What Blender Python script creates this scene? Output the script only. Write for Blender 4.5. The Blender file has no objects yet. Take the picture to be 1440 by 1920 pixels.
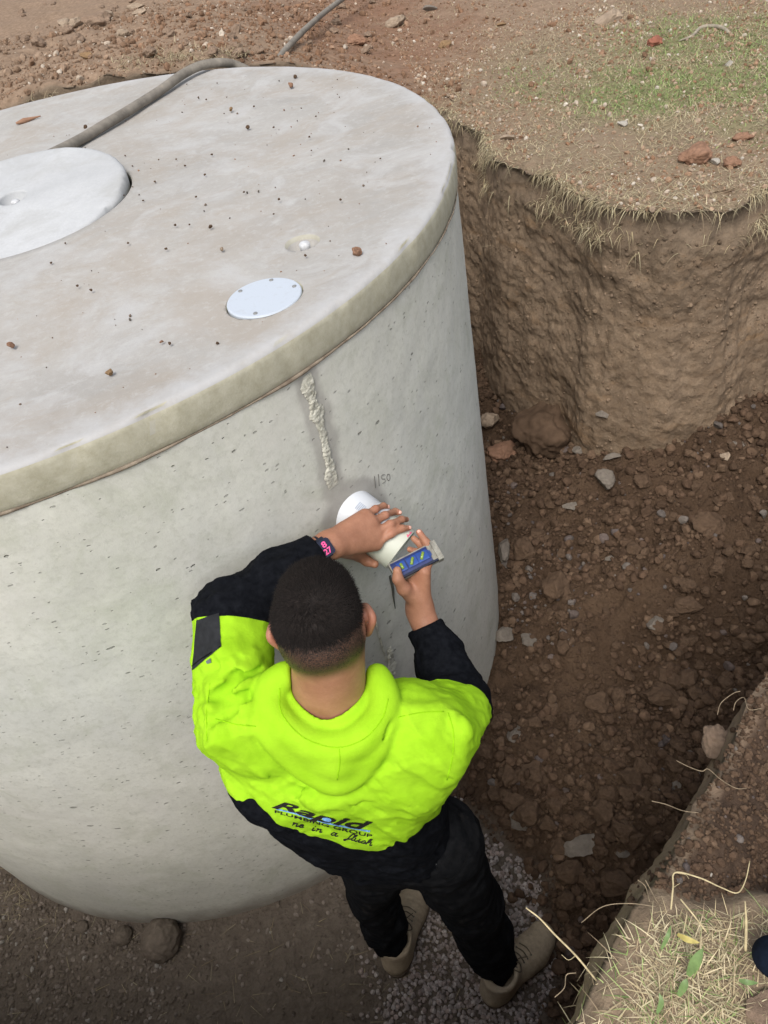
import bpy, math, random
import numpy as np
from mathutils import Vector, Matrix

C = bpy.context.scene.collection
SC = bpy.context.scene
rng = np.random.default_rng(7)
random.seed(7)

# ------------------------------------------------------------------ camera
PITCH, ROLL, FPX, CAMZ = .775, -.217, 1379., 2.779
_cp, _sp, _cr, _sr = math.cos(PITCH), math.sin(PITCH), math.cos(ROLL), math.sin(ROLL)
FW = np.array([0, _cp, -_sp])
_rt, _up = np.array([1., 0, 0]), np.array([0, _sp, _cp])
RT = _cr * _rt + _sr * _up
UP = -_sr * _rt + _cr * _up
CAM = np.array([0, 0, CAMZ])
cd = bpy.data.cameras.new('camera')
cam = bpy.data.objects.new('camera', cd)
C.objects.link(cam)
cam.matrix_world = Matrix(((RT[0], UP[0], -FW[0], 0), (RT[1], UP[1], -FW[1], 0),
                           (RT[2], UP[2], -FW[2], CAMZ), (0, 0, 0, 1)))
cd.sensor_fit = 'VERTICAL'
cd.sensor_height = 36
cd.lens = FPX / 1920 * 36
cd.clip_start = .05
cd.clip_end = 2000
SC.camera = cam

# ------------------------------------------------------------------ sky, sun, exposure
SUN_EL, SUN_AZ = math.radians(58), math.radians(200)   # azimuth clockwise from +y
w = bpy.data.worlds.new('World')
SC.world = w
w.use_nodes = True
nt = w.node_tree
nt.nodes.clear()
sky = nt.nodes.new('ShaderNodeTexSky')
sky.sky_type = 'NISHITA'
sky.sun_disc = False
sky.sun_elevation = SUN_EL
sky.sun_rotation = SUN_AZ
sky.air_density = 1.0
sky.dust_density = 3.0
hs = nt.nodes.new('ShaderNodeHueSaturation')
hs.inputs['Saturation'].default_value = .42
bg = nt.nodes.new('ShaderNodeBackground')
bg.inputs['Strength'].default_value = .14
out = nt.nodes.new('ShaderNodeOutputWorld')
nt.links.new(sky.outputs[0], hs.inputs['Color'])
nt.links.new(hs.outputs[0], bg.inputs[0])
nt.links.new(bg.outputs[0], out.inputs[0])
sl = bpy.data.lights.new('sun', 'SUN')
sl.energy = 1.5
sl.angle = math.radians(28)
sl.color = (1, .965, .92)
so = bpy.data.objects.new('sun', sl)
C.objects.link(so)
_sd = Vector((math.sin(SUN_AZ) * math.cos(SUN_EL), math.cos(SUN_AZ) * math.cos(SUN_EL), math.sin(SUN_EL)))
so.rotation_euler = _sd.to_track_quat('Z', 'Y').to_euler()
SC.view_settings.view_transform = 'Standard'
SC.view_settings.look = 'None'
SC.view_settings.exposure = .62
SC.view_settings.gamma = 1

# ------------------------------------------------------------------ helpers
def ray(x, y):
    return FW + RT * (x - 720) / FPX - UP * (y - 960) / FPX

def at_z(x, y, z):
    d = ray(x, y)
    return CAM + d * ((z - CAMZ) / d[2])

def dep(x, y, d):
    return CAM + ray(x, y) * d

def tag(o, label=None, cat=None, group=None, kind=None):
    if label: o['label'] = label
    if cat: o['category'] = cat
    if group: o['group'] = group
    if kind: o['kind'] = kind
    return o

def thing(name, loc, label, cat, group=None):
    o = bpy.data.objects.new(name, None)
    o.empty_display_size = .1
    o.location = [float(v) for v in loc]
    C.objects.link(o)
    return tag(o, label, cat, group)

def mesh_obj(name, V, F, mat=None, parent=None, smooth=True, attrs=None, F3=None):
    """V (n,3) world coordinates; F (m,4) quads and/or F3 (k,3) triangles."""
    V = np.asarray(V, np.float32)
    if parent is not None:
        V = V - np.array(parent_origin(parent), np.float32)
    me = bpy.data.meshes.new(name)
    fl = []
    if F is not None and len(F): fl.append(np.asarray(F, np.int32))
    if F3 is not None and len(F3): fl.append(np.asarray(F3, np.int32))
    loops = np.concatenate([f.ravel() for f in fl])
    cnt = np.concatenate([np.full(len(f), f.shape[1], np.int32) for f in fl])
    st = np.concatenate([[0], np.cumsum(cnt)[:-1]]).astype(np.int32)
    me.vertices.add(len(V)); me.vertices.foreach_set('co', V.ravel())
    me.loops.add(len(loops)); me.loops.foreach_set('vertex_index', loops)
    me.polygons.add(len(cnt)); me.polygons.foreach_set('loop_start', st)
    me.polygons.foreach_set('loop_total', cnt)
    me.polygons.foreach_set('use_smooth', np.full(len(cnt), smooth))
    me.update(calc_edges=True)
    if attrs:
        for k, a in attrs.items():
            a = np.asarray(a, np.float32)
            if a.ndim == 1:
                at = me.attributes.new(k, 'FLOAT', 'POINT'); at.data.foreach_set('value', a)
            else:
                at = me.attributes.new(k, 'FLOAT_COLOR', 'POINT')
                if a.shape[1] == 3: a = np.c_[a, np.ones(len(a), np.float32)]
                at.data.foreach_set('color', a.astype(np.float32).ravel())
    o = bpy.data.objects.new(name, me)
    C.objects.link(o)
    if mat: me.materials.append(mat)
    if parent is not None: o.parent = parent
    return o

def parent_origin(p):
    v = Vector((0, 0, 0))
    while p is not None:
        v = v + p.location
        p = p.parent
    return v

# value noise ---------------------------------------------------------------
def _hash(i, j, k, s):
    n = (i * 374761393 + j * 668265263 + k * 2147483647 + s * 1274126177) & 0xffffffff
    n = ((n ^ (n >> 13)) * 1274126177) & 0xffffffff
    n = ((n ^ (n >> 15)) * 2246822519) & 0xffffffff
    return ((n ^ (n >> 16)) & 0xffff) / 32767.5 - 1

def noise(P, s=0):
    P = np.asarray(P, np.float64)
    I = np.floor(P).astype(np.int64)
    f = P - I
    f = f * f * (3 - 2 * f)
    r = 0
    for a in (0, 1):
        for b in (0, 1):
            for c in (0, 1):
                wgt = (f[:, 0] if a else 1 - f[:, 0]) * (f[:, 1] if b else 1 - f[:, 1]) * (f[:, 2] if c else 1 - f[:, 2])
                r = r + wgt * _hash(I[:, 0] + a, I[:, 1] + b, I[:, 2] + c, s)
    return r

def fbm(P, freq, octs=4, gain=.5, s=0, ridge=False):
    P = np.asarray(P, np.float64)
    r, a = 0, 1.
    for o in range(octs):
        n = noise(P * freq + 17.3 * o, s + o)
        if ridge: n = 1 - 2 * np.abs(n)
        r = r + a * n
        a *= gain; freq *= 2.03
    return r

def sst(a, b, x):
    t = np.clip((np.asarray(x, float) - a) / (b - a), 0, 1)
    return t * t * (3 - 2 * t)

# materials -----------------------------------------------------------------
class NT:
    def __init__(s, name, rough=.9, spec=.2):
        s.m = bpy.data.materials.new(name)
        s.m.use_nodes = True
        s.t = s.m.node_tree
        s.b = s.t.nodes['Principled BSDF']
        s.b.inputs['Roughness'].default_value = rough
        s.b.inputs['Specular IOR Level'].default_value = spec
        s._c = None
    def n(s, typ, **kw):
        nd = s.t.nodes.new(typ)
        for k, v in kw.items():
            if k.startswith('i_'):
                nd.inputs[k[2:].replace('_', ' ')].default_value = v
            else: setattr(nd, k, v)
        return nd
    def l(s, a, b): s.t.links.new(a, b)
    def obj(s):
        if s._c is None: s._c = s.n('ShaderNodeTexCoord').outputs['Object']
        return s._c
    def noise(s, scale, detail=4, rough=.55, vec=None, dist=0, out='Fac'):
        nd = s.n('ShaderNodeTexNoise')
        nd.inputs['Scale'].default_value = scale; nd.inputs['Detail'].default_value = detail
        nd.inputs['Roughness'].default_value = rough; nd.inputs['Distortion'].default_value = dist
        s.l(vec or s.obj(), nd.inputs['Vector'])
        return nd.outputs[out]
    def vor(s, scale, vec=None, feat='F1', rnd=1, out='Distance'):
        nd = s.n('ShaderNodeTexVoronoi', feature=feat)
        nd.inputs['Scale'].default_value = scale
        if 'Randomness' in nd.inputs: nd.inputs['Randomness'].default_value = rnd
        s.l(vec or s.obj(), nd.inputs['Vector'])
        return nd.outputs[out]
    def ramp(s, fac, stops, interp='LINEAR'):
        r = s.n('ShaderNodeValToRGB')
        r.color_ramp.interpolation = interp
        e = r.color_ramp.elements
        while len(e) < len(stops): e.new(.5)
        for k, (p, c) in enumerate(stops):
            e[k].position = p
            e[k].color = (c, c, c, 1) if isinstance(c, (int, float)) else (*c, 1)
        s.l(fac, r.inputs[0])
        return r.outputs[0]
    def mix(s, fac, a, b, mode='MIX'):
        m = s.n('ShaderNodeMix', data_type='RGBA', blend_type=mode)
        for v, i in ((fac, 0), (a, 6), (b, 7)):
            if isinstance(v, (int, float)): m.inputs[i].default_value = v
            elif isinstance(v, tuple): m.inputs[i].default_value = (*v, 1)
            else: s.l(v, m.inputs[i])
        return m.outputs[2]
    def math(s, op, a, b=0., c=None):
        m = s.n('ShaderNodeMath', operation=op)
        for i, v in enumerate((a, b, c)):
            if v is None: continue
            if isinstance(v, (int, float)): m.inputs[i].default_value = v
            else: s.l(v, m.inputs[i])
        return m.outputs[0]
    def mapping(s, vec, scale=(1, 1, 1), loc=(0, 0, 0)):
        m = s.n('ShaderNodeMapping')
        m.inputs['Scale'].default_value = scale; m.inputs['Location'].default_value = loc
        s.l(vec, m.inputs['Vector'])
        return m.outputs[0]
    def attr(s, name, out='Fac'):
        a = s.n('ShaderNodeAttribute', attribute_name=name)
        return a.outputs[out]
    def col(s, c):
        if isinstance(c, tuple): s.b.inputs['Base Color'].default_value = (*c, 1)
        else: s.l(c, s.b.inputs['Base Color'])
    def bump(s, h, strength=.5, dist=.01, prev=None):
        b = s.n('ShaderNodeBump')
        b.inputs['Strength'].default_value = strength
        b.inputs['Distance'].default_value = dist
        s.l(h, b.inputs['Height'])
        if prev is not None: s.l(prev, b.inputs['Normal'])
        s.l(b.outputs[0], s.b.inputs['Normal'])
        return b.outputs[0]

def plain(name, c, rough=.6, spec=.3, var=.12, scale=60, bump=0, metal=0):
    """plain paint or cloth with faint mottling so that it never reads as perfectly flat"""
    m = NT(name, rough, spec)
    dk = tuple(v * (1 - var) for v in c); lt = tuple(min(1, v * (1 + var)) for v in c)
    n = m.noise(scale, 4)
    m.col(m.ramp(n, [(.3, dk), (.7, lt)]))
    m.b.inputs['Metallic'].default_value = metal
    if bump: m.bump(m.noise(scale * 3, 3), .5, bump)
    return m.m

# tubes and rocks -------------------------------------------------------------
def catmull(P, n):
    P = np.asarray(P, float)
    Q = np.vstack([2 * P[0] - P[1], P, 2 * P[-1] - P[-2]])
    out = []
    for i in range(1, len(Q) - 2):
        t = np.linspace(0, 1, n, endpoint=False)[:, None]
        a, b, c, d = Q[i - 1], Q[i], Q[i + 1], Q[i + 2]
        out.append(.5 * (2 * b + (c - a) * t + (2 * a - 5 * b + 4 * c - d) * t ** 2 + (3 * b - a - 3 * c + d) * t ** 3))
    out.append(P[-1:])
    return np.vstack(out)

def tube_geo(P, r, ns=10, cap=True):
    P = np.asarray(P, float)
    r = np.broadcast_to(np.asarray(r, float), (len(P),))
    T = np.gradient(P, axis=0)
    T /= np.linalg.norm(T, axis=1)[:, None] + 1e-12
    ref = np.array([0, 0, 1.]) if abs(T[0, 2]) < .9 else np.array([1., 0, 0])
    u = np.cross(T[0], ref); u /= np.linalg.norm(u)
    V = []
    th = np.linspace(0, 2 * np.pi, ns, endpoint=False)
    for i in range(len(P)):
        u = u - T[i] * (u @ T[i]); u /= np.linalg.norm(u)
        v = np.cross(T[i], u)
        V.append(P[i] + r[i] * (np.cos(th)[:, None] * u + np.sin(th)[:, None] * v))
    V = np.vstack(V)
    F = []
    for i in range(len(P) - 1):
        a = i * ns + np.arange(ns); b = i * ns + (np.arange(ns) + 1) % ns
        F.append(np.stack([a, b, b + ns, a + ns], 1))
    F = np.vstack(F)
    if cap:
        n0 = len(V)
        V = np.vstack([V, P[0], P[-1]])
        k = np.arange(ns)
        e = (len(P) - 1) * ns
        F3 = np.vstack([np.stack([np.full(ns, n0), (k + 1) % ns, k], 1), np.stack([np.full(ns, n0 + 1), e + k, e + (k + 1) % ns], 1)])
    else: F3 = None
    return V, F, F3

def tube(name, P, r, mat, parent=None, ns=10, sm=8):
    V, F, F3 = tube_geo(catmull(P, sm) if sm > 1 else P, r if np.isscalar(r) else np.interp(np.linspace(0, 1, (len(P) - 1) * sm + 1), np.linspace(0, 1, len(r)), r), ns)
    return mesh_obj(name, V, F, mat, parent, F3=F3)

def ico(sub):
    t = (1 + 5 ** .5) / 2
    V = [(-1, t, 0), (1, t, 0), (-1, -t, 0), (1, -t, 0), (0, -1, t), (0, 1, t), (0, -1, -t), (0, 1, -t), (t, 0, -1), (t, 0, 1), (-t, 0, -1), (-t, 0, 1)]
    F = [(0, 11, 5), (0, 5, 1), (0, 1, 7), (0, 7, 10), (0, 10, 11), (1, 5, 9), (5, 11, 4), (11, 10, 2), (10, 7, 6), (7, 1, 8), (3, 9, 4), (3, 4, 2), (3, 2, 6), (3, 6, 8), (3, 8, 9), (4, 9, 5), (2, 4, 11), (6, 2, 10), (8, 6, 7), (9, 8, 1)]
    V = [np.array(v, float) / np.linalg.norm(v) for v in V]
    for _ in range(sub):
        c = {}; G = []
        def mid(a, b):
            k = (min(a, b), max(a, b))
            if k not in c:
                m = V[a] + V[b]; V.append(m / np.linalg.norm(m)); c[k] = len(V) - 1
            return c[k]
        for a, b, d in F:
            x, y, z = mid(a, b), mid(b, d), mid(d, a)
            G += [(a, x, z), (b, y, x), (d, z, y), (x, y, z)]
        F = G
    return np.array(V), np.array(F)

ICO = {s: ico(s) for s in (0, 1, 2, 3, 4)}

def rock_geo(seed, sub=2, ang=.35, rough=.12, planes=6):
    """unit-size broken stone: a sphere clipped by random planes, then roughened"""
    V, F = ICO[sub]
    V = V.copy()
    r = np.random.default_rng(seed)
    for _ in range(planes):
        n = r.normal(size=3); n /= np.linalg.norm(n)
        d = 1 - ang * r.uniform(.5, 1.3)
        h = V @ n
        V -= np.outer(np.maximum(h - d, 0), n)
    V *= (1 + rough * fbm(V + seed * 3.1, 2.2, 3, .5, seed))[:, None]
    return V, F

def rot_rand(r, n):
    q = r.normal(size=(n, 4)); q /= np.linalg.norm(q, axis=1)[:, None]
    a, b, c, d = q.T
    return np.stack([1 - 2 * (c * c + d * d), 2 * (b * c - a * d), 2 * (b * d + a * c), 2 * (b * c + a * d), 1 - 2 * (b * b + d * d), 2 * (c * d - a * b),
                     2 * (b * d - a * c), 2 * (c * d + a * b), 1 - 2 * (b * b + c * c)], 1).reshape(n, 3, 3)

def scatter(name, pos, size, colr, mat, variants, flat=.75, parent=None, seed=1):
    """many small stones merged into one mesh: pos (n,3), size (n,), colr (n,3)"""
    r = np.random.default_rng(seed)
    n = len(pos)
    R = rot_rand(r, n)
    sc = size[:, None] * r.uniform(flat, 1.15, (n, 3))
    which = r.integers(0, len(variants), n)
    Vs, Fs, Cs, off = [], [], [], 0
    for k, (V, F) in enumerate(variants):
        idx = np.where(which == k)[0]
        if not len(idx): continue
        W = np.einsum('nij,vj,nj->nvi', R[idx], V, sc[idx])
        W = W + pos[idx][:, None]
        Vs.append(W.reshape(-1, 3))
        Fs.append((F[None] + (off + np.arange(len(idx)) * len(V))[:, None, None]).reshape(-1, 3))
        Cs.append(np.repeat(colr[idx], len(V), 0))
        off += len(idx) * len(V)
    return mesh_obj(name, np.vstack(Vs), None, mat, parent, smooth=False, F3=np.vstack(Fs), attrs={'col': np.vstack(Cs)})

# ================================================================== THE PIT AND THE GROUND
TX, TY, TR, TH = -.863, 2.293, 1.286, 2.059       # tank centre, lid radius, lid top height
LT = .0835                                       # lid thickness
G = 1.515                                        # natural surface above the pit floor

def mound(x, y):
    m = .40 * sst(.9, -.6, x) * sst(3.6, 4.4, y) * sst(8.5, 5.5, y)
    return m + .05 * sst(6, 12, y)

rim_pts = [  # x, y, z of the edge of the excavation, anticlockwise from the photographer's feet
    (-.12, .14, 1.5), (.072, .205, 1.5), (.145, .265, 1.51), (.225, .337, 1.50), (.35, .435, 1.46), (.517, .585, 1.42), (.687, .733, 1.42),
    (1.1, .98, 1.42), (2.0, 1.25, 1.45), (3.6, 1.45, 1.5), (4.3, 1.9, 1.5), (3.9, 2.55, 1.5), (2.6, 2.58, 1.5), (1.9, 2.53, G), (1.622, 2.515, G),
    (1.45, 2.44, G), (1.30, 2.455, G), (1.19, 2.50, G), (1.10, 2.62, G), (.99, 2.886, G), (.90, 3.08, G), (.822, 3.237, G), (.80, 3.45, G), (.84, 3.62, G), (.80, 3.80, G), (.755, 3.95, G),
    (.71, 4.2, G), (.5, 4.38, G + .1), (.1, 4.42, G + .25), (-.27, 4.36, G + .36), (-.63, 4.42, G + .40), (-1.46, 4.36, G + .38), (-2.3, 4.0, G + .2), (-2.75, 3.0, G),
    (-2.8, 1.8, G), (-2.65, .9, G), (-2.1, .42, G), (-1.0, .20, G), (-.45, .18, G)]
rp = np.array(rim_pts)
rp = catmull(np.vstack([rp, rp[:1]]), 40)[:-1]
seg = np.linalg.norm(np.diff(np.vstack([rp, rp[:1]])[:, :2], axis=0), axis=1)
mid_x, mid_y = rp[:, 0], rp[:, 1]
vis = np.where(((mid_y < 1.6) & (mid_x > -.2) & (mid_x < 1.3)) | ((mid_x > .5) & (mid_x < 2.2) & (mid_y > 2)), 3.2, 1.) * np.where((mid_y > 4.2) & (mid_x < .8), 1.3, 1)
cum = np.concatenate([[0], np.cumsum(seg * vis)])
NR = 1700
uu = np.linspace(0, cum[-1], NR, endpoint=False)
rpc = np.vstack([rp, rp[:1]])
RIM = np.stack([np.interp(uu, cum, rpc[:, k]) for k in range(3)], 1)
Q0 = np.array([.30, 1.9])
_d = RIM[:, :2] - Q0
RDIR = _d / np.linalg.norm(_d, axis=1)[:, None]
_tg = np.roll(RIM[:, :2], -3, 0) - np.roll(RIM[:, :2], 3, 0)
_tg /= np.linalg.norm(_tg, axis=1)[:, None]
RNRM = np.stack([_tg[:, 1], -_tg[:, 0]], 1)       # outward normal of the anticlockwise rim
RIM[:, :2] += RNRM * (.022 * fbm(np.c_[RIM[:, :2], np.zeros(NR)], 4.5, 4, .6, 301) * sst(.9, 1.3, RIM[:, 1]))[:, None]
near_side = sst(1.7, 1.3, RIM[:, 1]) * sst(-.3, .0, RIM[:, 0])

def bench(x, y):
    """low bench of dark loose soil right of the narrow lip"""
    return sst(.0, .05, y - (.345 - .18 * (x - .225)) - .012 * np.sin(x * 31)) * sst(1.9, 1.3, y) * sst(.2, .26, x)

rows = []
zb = -.2
TILTM = np.array([[1, 0, .35], [0, 1, -.3], [-.6, .2, 1.3]])
vv = np.concatenate([np.linspace(0, 1, 185) ** .95])
rz = RIM[:, 2] + .03 * fbm(np.c_[RIM[:, :2], np.zeros(NR)], 5, 3, .5, 3)
for v in vv[:-1]:
    z = zb + (rz - zb) * v
    hdep = rz - z
    lean = .04 * hdep * (1 - near_side) * sst(0, 1.2, hdep) + .02
    turf = .035 * sst(.16, .03, hdep) * (1 + .7 * fbm(np.c_[RIM[:, :2] * 1., z], 9, 2, .5, 11))
    P = np.c_[RIM[:, :2], z]
    Pn = P * np.array([1, 1, 1.0])
    d = .026 * fbm(Pn, 1.7, 3, .5, 21) + .0035 * fbm(Pn @ TILTM, 8, 4, .6, 5, True) + .0030 * fbm(Pn, 34, 4, .65, 9) + .0055 * fbm(Pn, 12, 3, .6, 15)
    # shallow tooth marks of the digger bucket, nearly upright
    s_ = uu * .9 + .10 * z
    groove = np.maximum(0, np.sin(s_ * 15 + 2.5 * noise(Pn * 1.3, 4))) ** 3
    d = d - .016 * groove * sst(-.2, .6, noise(Pn * np.array([.8, .8, .5]), 8)) * (1 - near_side)
    d = d * (sst(0, .1, hdep) * .85 + .25)
    off = -(lean - turf) * 1.0 + d
    k = np.clip(np.abs((RDIR * RNRM).sum(1)), .45, 1)
    rows.append(np.c_[RIM[:, :2] + RNRM * off[:, None] * 1.0, z])
NW = len(rows)
t = 0.; ts = []
step = .007
while t < 600:
    ts.append(t); t += step
    step *= 1.0 if t < .12 else (1.022 if t < 9 else 1.35)
for t in ts:
    # direction blends from the rim normal to the radial so that the sheet never folds
    bl = sst(0, .25, t)
    D = RNRM * (1 - bl) + RDIR * bl
    D = RDIR if t > .25 else D / np.linalg.norm(D, axis=1)[:, None]
    XY = RIM[:, :2] + RNRM * .012 + D * t
    x, y = XY[:, 0], XY[:, 1]
    P = np.c_[x, y, np.zeros(NR)]
    g0 = G + mound(x, y)
    rimw = sst(.45, 0, t)
    z = g0 * (1 - rimw) + rz * rimw
    b = bench(x, y) * near_side
    z = z - b * (.10 * sst(.02, .22, t) + .10 * sst(.05, .9, t))
    rough = .35 + .9 * sst(.6, -.4, x) * sst(4, 4.6, y) + 1.0 * b
    z = z + rough * (.020 * fbm(P, 2.2, 3, .5, 31) + .012 * fbm(P, 9, 3, .6, 37)) * sst(0, .08, t + .02)
    z = z + .03 * sst(.5, 0, np.hypot((x - 2.35) / .9, (y - 2.75) / .35)) 
    z = z - .012 * sst(.03, 0, t)
    rows.append(np.c_[x, y, z])
V = np.vstack(rows)
NRW = len(rows)
i = np.arange(NRW - 1)[:, None] * NR; j = np.arange(NR)[None]
jn = (j + 1) % NR
F = np.stack([i + j, i + j + NR, i + jn + NR, i + jn], -1).reshape(-1, 4)
tt = np.concatenate([np.full(NW * NR, -1.), np.repeat(ts, NR)])
hh = np.concatenate([(rz[None] - np.array([r[:, 2] for r in rows[:NW]])).ravel(), np.zeros(NR * len(ts))])
x, y, z = V.T
nz = fbm(np.c_[x, y, z * 0], 1.6, 4, .5, 51)
nz2 = fbm(np.c_[x, y, z * 0], 5., 3, .5, 52)
# per-vertex masks: r = dry grass/straw cover, g = live grass, b = red earth, a = dark loose soil
def blob(px, py, rx, ry, zz=G, soft=.5):
    p = at_z(px, py, zz)
    return sst(1 + soft, 1 - soft, np.hypot((x - p[0]) / rx, (y - p[1]) / ry))
inplane = (tt >= 0)
live = (blob(1400, 120, .55, .95) + .7 * blob(1230, 190, .25, .5) + .4 * blob(1060, 160, .25, .5)) * sst(-.5, .4, nz + .5 * nz2 + .25) * inplane
straw = (blob(1150, 230, .75, 1.3) + blob(1400, 150, 1.2, 1.6)) * inplane + blob(1300, 1830, .40, .2) * inplane
red = (blob(760, 90, .55, 1.9) + .9 * blob(1400, 300, .45, .22) + .8 * blob(880, 300, .2, .4) + .8 * blob(620, 60, .6, 1.0)) * (.8 + .5 * nz2)
dark = bench(x, y) * sst(1.9, 1.2, y) * sst(.010, .028, tt + .006 * nz2)
dark = np.where(tt < 0, 0, dark)
isfar = sst(12, 20, np.hypot(x, y))
live = np.clip(live + isfar * .5, 0, 1)
msk = np.stack([np.clip(straw, 0, 1), live, np.clip(red, 0, 1), np.clip(dark, 0, 1)], 1)

gm = NT('earth', .95, .12)
o_ = gm.obj()
sep = gm.n('ShaderNodeSeparateColor'); gm.l(gm.attr('masks', 'Color'), sep.inputs[0])
n1 = gm.noise(3.2, 6, .62); n2 = gm.noise(26, 5, .7); n3 = gm.noise(140, 4, .7)
st = gm.mapping(o_, (1, 1, 5))
n4 = gm.noise(2.1, 5, .6, st, .6)
wallc = gm.ramp(n1, [(.25, (.150, .103, .066)), (.5, (.22, .155, .100)), (.75, (.285, .207, .140))])
wallc = gm.mix(gm.ramp(n4, [(.56, 0.), (.70, .6)]), wallc, (.22, .130, .065))
wallc = gm.mix(gm.ramp(n2, [(.35, .0), (.75, .5)]), wallc, (.31, .24, .17))
wallc = gm.mix(gm.ramp(gm.noise(8, 6, .7, None, .8), [(.48, 0.), (.70, .65)]), wallc, (.125, .090, .062))
wallc = gm.mix(gm.ramp(gm.noise(4, 5, .7, gm.mapping(o_, (1, 1, 2.5), (5, 1, 2)), .5), [(.60, 0.), (.70, .55)]), wallc, (.27, .165, .085))
wallc = gm.mix(gm.ramp(n3, [(.35, .35), (.6, 0.)]), wallc, (.08, .058, .04))
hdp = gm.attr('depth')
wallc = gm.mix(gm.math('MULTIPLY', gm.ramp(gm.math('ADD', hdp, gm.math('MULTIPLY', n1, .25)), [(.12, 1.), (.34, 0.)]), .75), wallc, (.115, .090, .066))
topc = gm.ramp(n2, [(.3, (.165, .113, .076)), (.6, (.265, .187, .128)), (.8, (.36, .27, .19))])
topc = gm.mix(gm.math('MULTIPLY', sep.outputs[2], gm.ramp(n1, [(.3, .5), (.6, 1.)])), topc, gm.ramp(n2, [(.3, (.15, .085, .053)), (.7, (.25, .145, .093))]))
topc = gm.mix(gm.math('MULTIPLY', sep.outputs[0], gm.ramp(n2, [(.35, .3), (.6, .95)])), topc, gm.ramp(n3, [(.3, (.145, .108, .070)), (.7, (.29, .228, .152))]))
topc = gm.mix(gm.math('MULTIPLY', sep.outputs[1], gm.ramp(n3, [(.35, .25), (.6, .8)])), topc, gm.ramp(n2, [(.3, (.11, .12, .045)), (.7, (.22, .24, .10))]))
dk = gm.ramp(n2, [(.3, (.040, .026, .018)), (.7, (.085, .056, .038))])
topc = gm.mix(gm.attr('loose'), topc, dk)
tf = gm.attr('top')
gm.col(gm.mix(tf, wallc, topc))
b1 = gm.bump(n2, .45, .016)
vd = gm.vor(55, None)
b2 = gm.bump(vd, .3, .006, b1)
gm.bump(n3, .5, .004, b2)
GV, GF = V, F
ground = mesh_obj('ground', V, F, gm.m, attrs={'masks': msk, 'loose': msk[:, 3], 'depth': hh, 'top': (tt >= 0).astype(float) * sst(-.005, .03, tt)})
tag(ground, kind='structure')

# ---- pit floor ---------------------------------------------------------------
def edge_d(x, y):
    """signed distance right of the edge where gravel ends and the heaped soil begins"""
    ex = np.interp(y, [.3, .5, .56, .79, .88, .98, 1.08, 1.25, 1.7], [.06, .12, .20, .225, .235, .17, .08, .0, -.1])
    return x - ex

def floor_z(x, y, detail=True):
    x = np.asarray(x, float); y = np.asarray(y, float)
    e = edge_d(x, y)
    m = sst(0, .3, e)
    z = m * (.05 + .07 * np.clip(x - .2, 0, 3) + .085 * np.clip(y - 1.0, 0, 2.2))
    z = z + .22 * m * sst(.5, 0, np.hypot((x - 1.15) / .9, (y - 1.75) / .35) * .5) * .6
    z = z + .08 * m * sst(1.0, 2.1, x) * sst(1.0, 1.6, y)
    z = z + .24 * m * np.exp(-((x - 1.40) / .50) ** 2 - ((y - 2.35) / .45) ** 2)
    z = z + .10 * sst(.35, .0, np.abs(y - 2.62 + .2 * (x - 1.2))) * sst(1.0, 1.5, x)
    z = z + .03 * sst(-1.2, -2.2, x)
    P = np.c_[x.ravel(), y.ravel(), np.zeros(x.size)]
    if detail:
        n = (.030 * fbm(P, 3.0, 4, .55, 61) + .022 * fbm(P, 12, 4, .65, 63) + .010 * fbm(P, 30, 3, .6, 67)).reshape(x.shape)
        n2_ = (.006 * fbm(P, 6, 4, .6, 65)).reshape(x.shape)
        z = z + n * m + n2_ * (1 - m)
    return z

gx, gy = np.arange(-3.0, 2.9, .0125), np.arange(-.4, 4.7, .0125)
X, Y = np.meshgrid(gx, gy, indexing='ij')
Z = floor_z(X, Y)
ix = np.arange(len(gx) - 1)[:, None] * len(gy); iy = np.arange(len(gy) - 1)[None]
F = np.stack([ix + iy, ix + iy + len(gy), ix + iy + len(gy) + 1, ix + iy + 1], -1).reshape(-1, 4)
sm = NT('pit_soil', .95, .1)
n1 = sm.noise(2.6, 6, .65); n2 = sm.noise(22, 6, .7); n3 = sm.noise(150, 4, .7)
soil = sm.ramp(n1, [(.28, (.052, .032, .020)), (.5, (.084, .053, .033)), (.72, (.125, .081, .051))])
soil = sm.mix(sm.ramp(n2, [(.45, 0.), (.75, .4)]), soil, (.10, .068, .046))
flat = sm.ramp(n2, [(.3, (.115, .092, .071)), (.7, (.19, .155, .122))])
sm.col(sm.mix(sm.attr('soil'), flat, soil))
b1 = sm.bump(n2, .9, .03)
b2 = sm.bump(sm.vor(70), .6, .008, b1)
sm.bump(n3, .5, .004, b2)
X2D, Y2D, Z2D, PITF = X, Y, Z, F
pit = mesh_obj('pit_floor', np.c_[X.ravel(), Y.ravel(), Z.ravel()], F, sm.m, attrs={'soil': sst(-.02, .12, edge_d(X, Y) + .05 * noise(np.c_[X.ravel(), Y.ravel(), Y.ravel() * 0] * 9, 3).reshape(X.shape)).ravel()})
tag(pit, kind='structure')

# ================================================================== THE CONCRETE TANK
tank = thing('concrete_tank', (TX, TY, 0), 'large round grey precast concrete tank with flat lid standing in the pit', 'tank')
BR0, BR1 = TR - .004, TR * 1.020
def body_r(z): return BR0 + (BR1 - BR0) * (1 - z / (TH - LT))
PIPE_B = np.array([-.067, 1.280, 1.531])
_n = np.array([PIPE_B[0] - TX, PIPE_B[1] - TY, 0]); _n /= np.linalg.norm(_n)
_v = ray(700, 1000) / np.linalg.norm(ray(700, 1000))
PIPE_D = (82 * RT - 63 * UP) / math.hypot(82, 63) - .10 * _v       # the stub bends down out of the wall
PIPE_D /= np.linalg.norm(PIPE_D)

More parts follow.
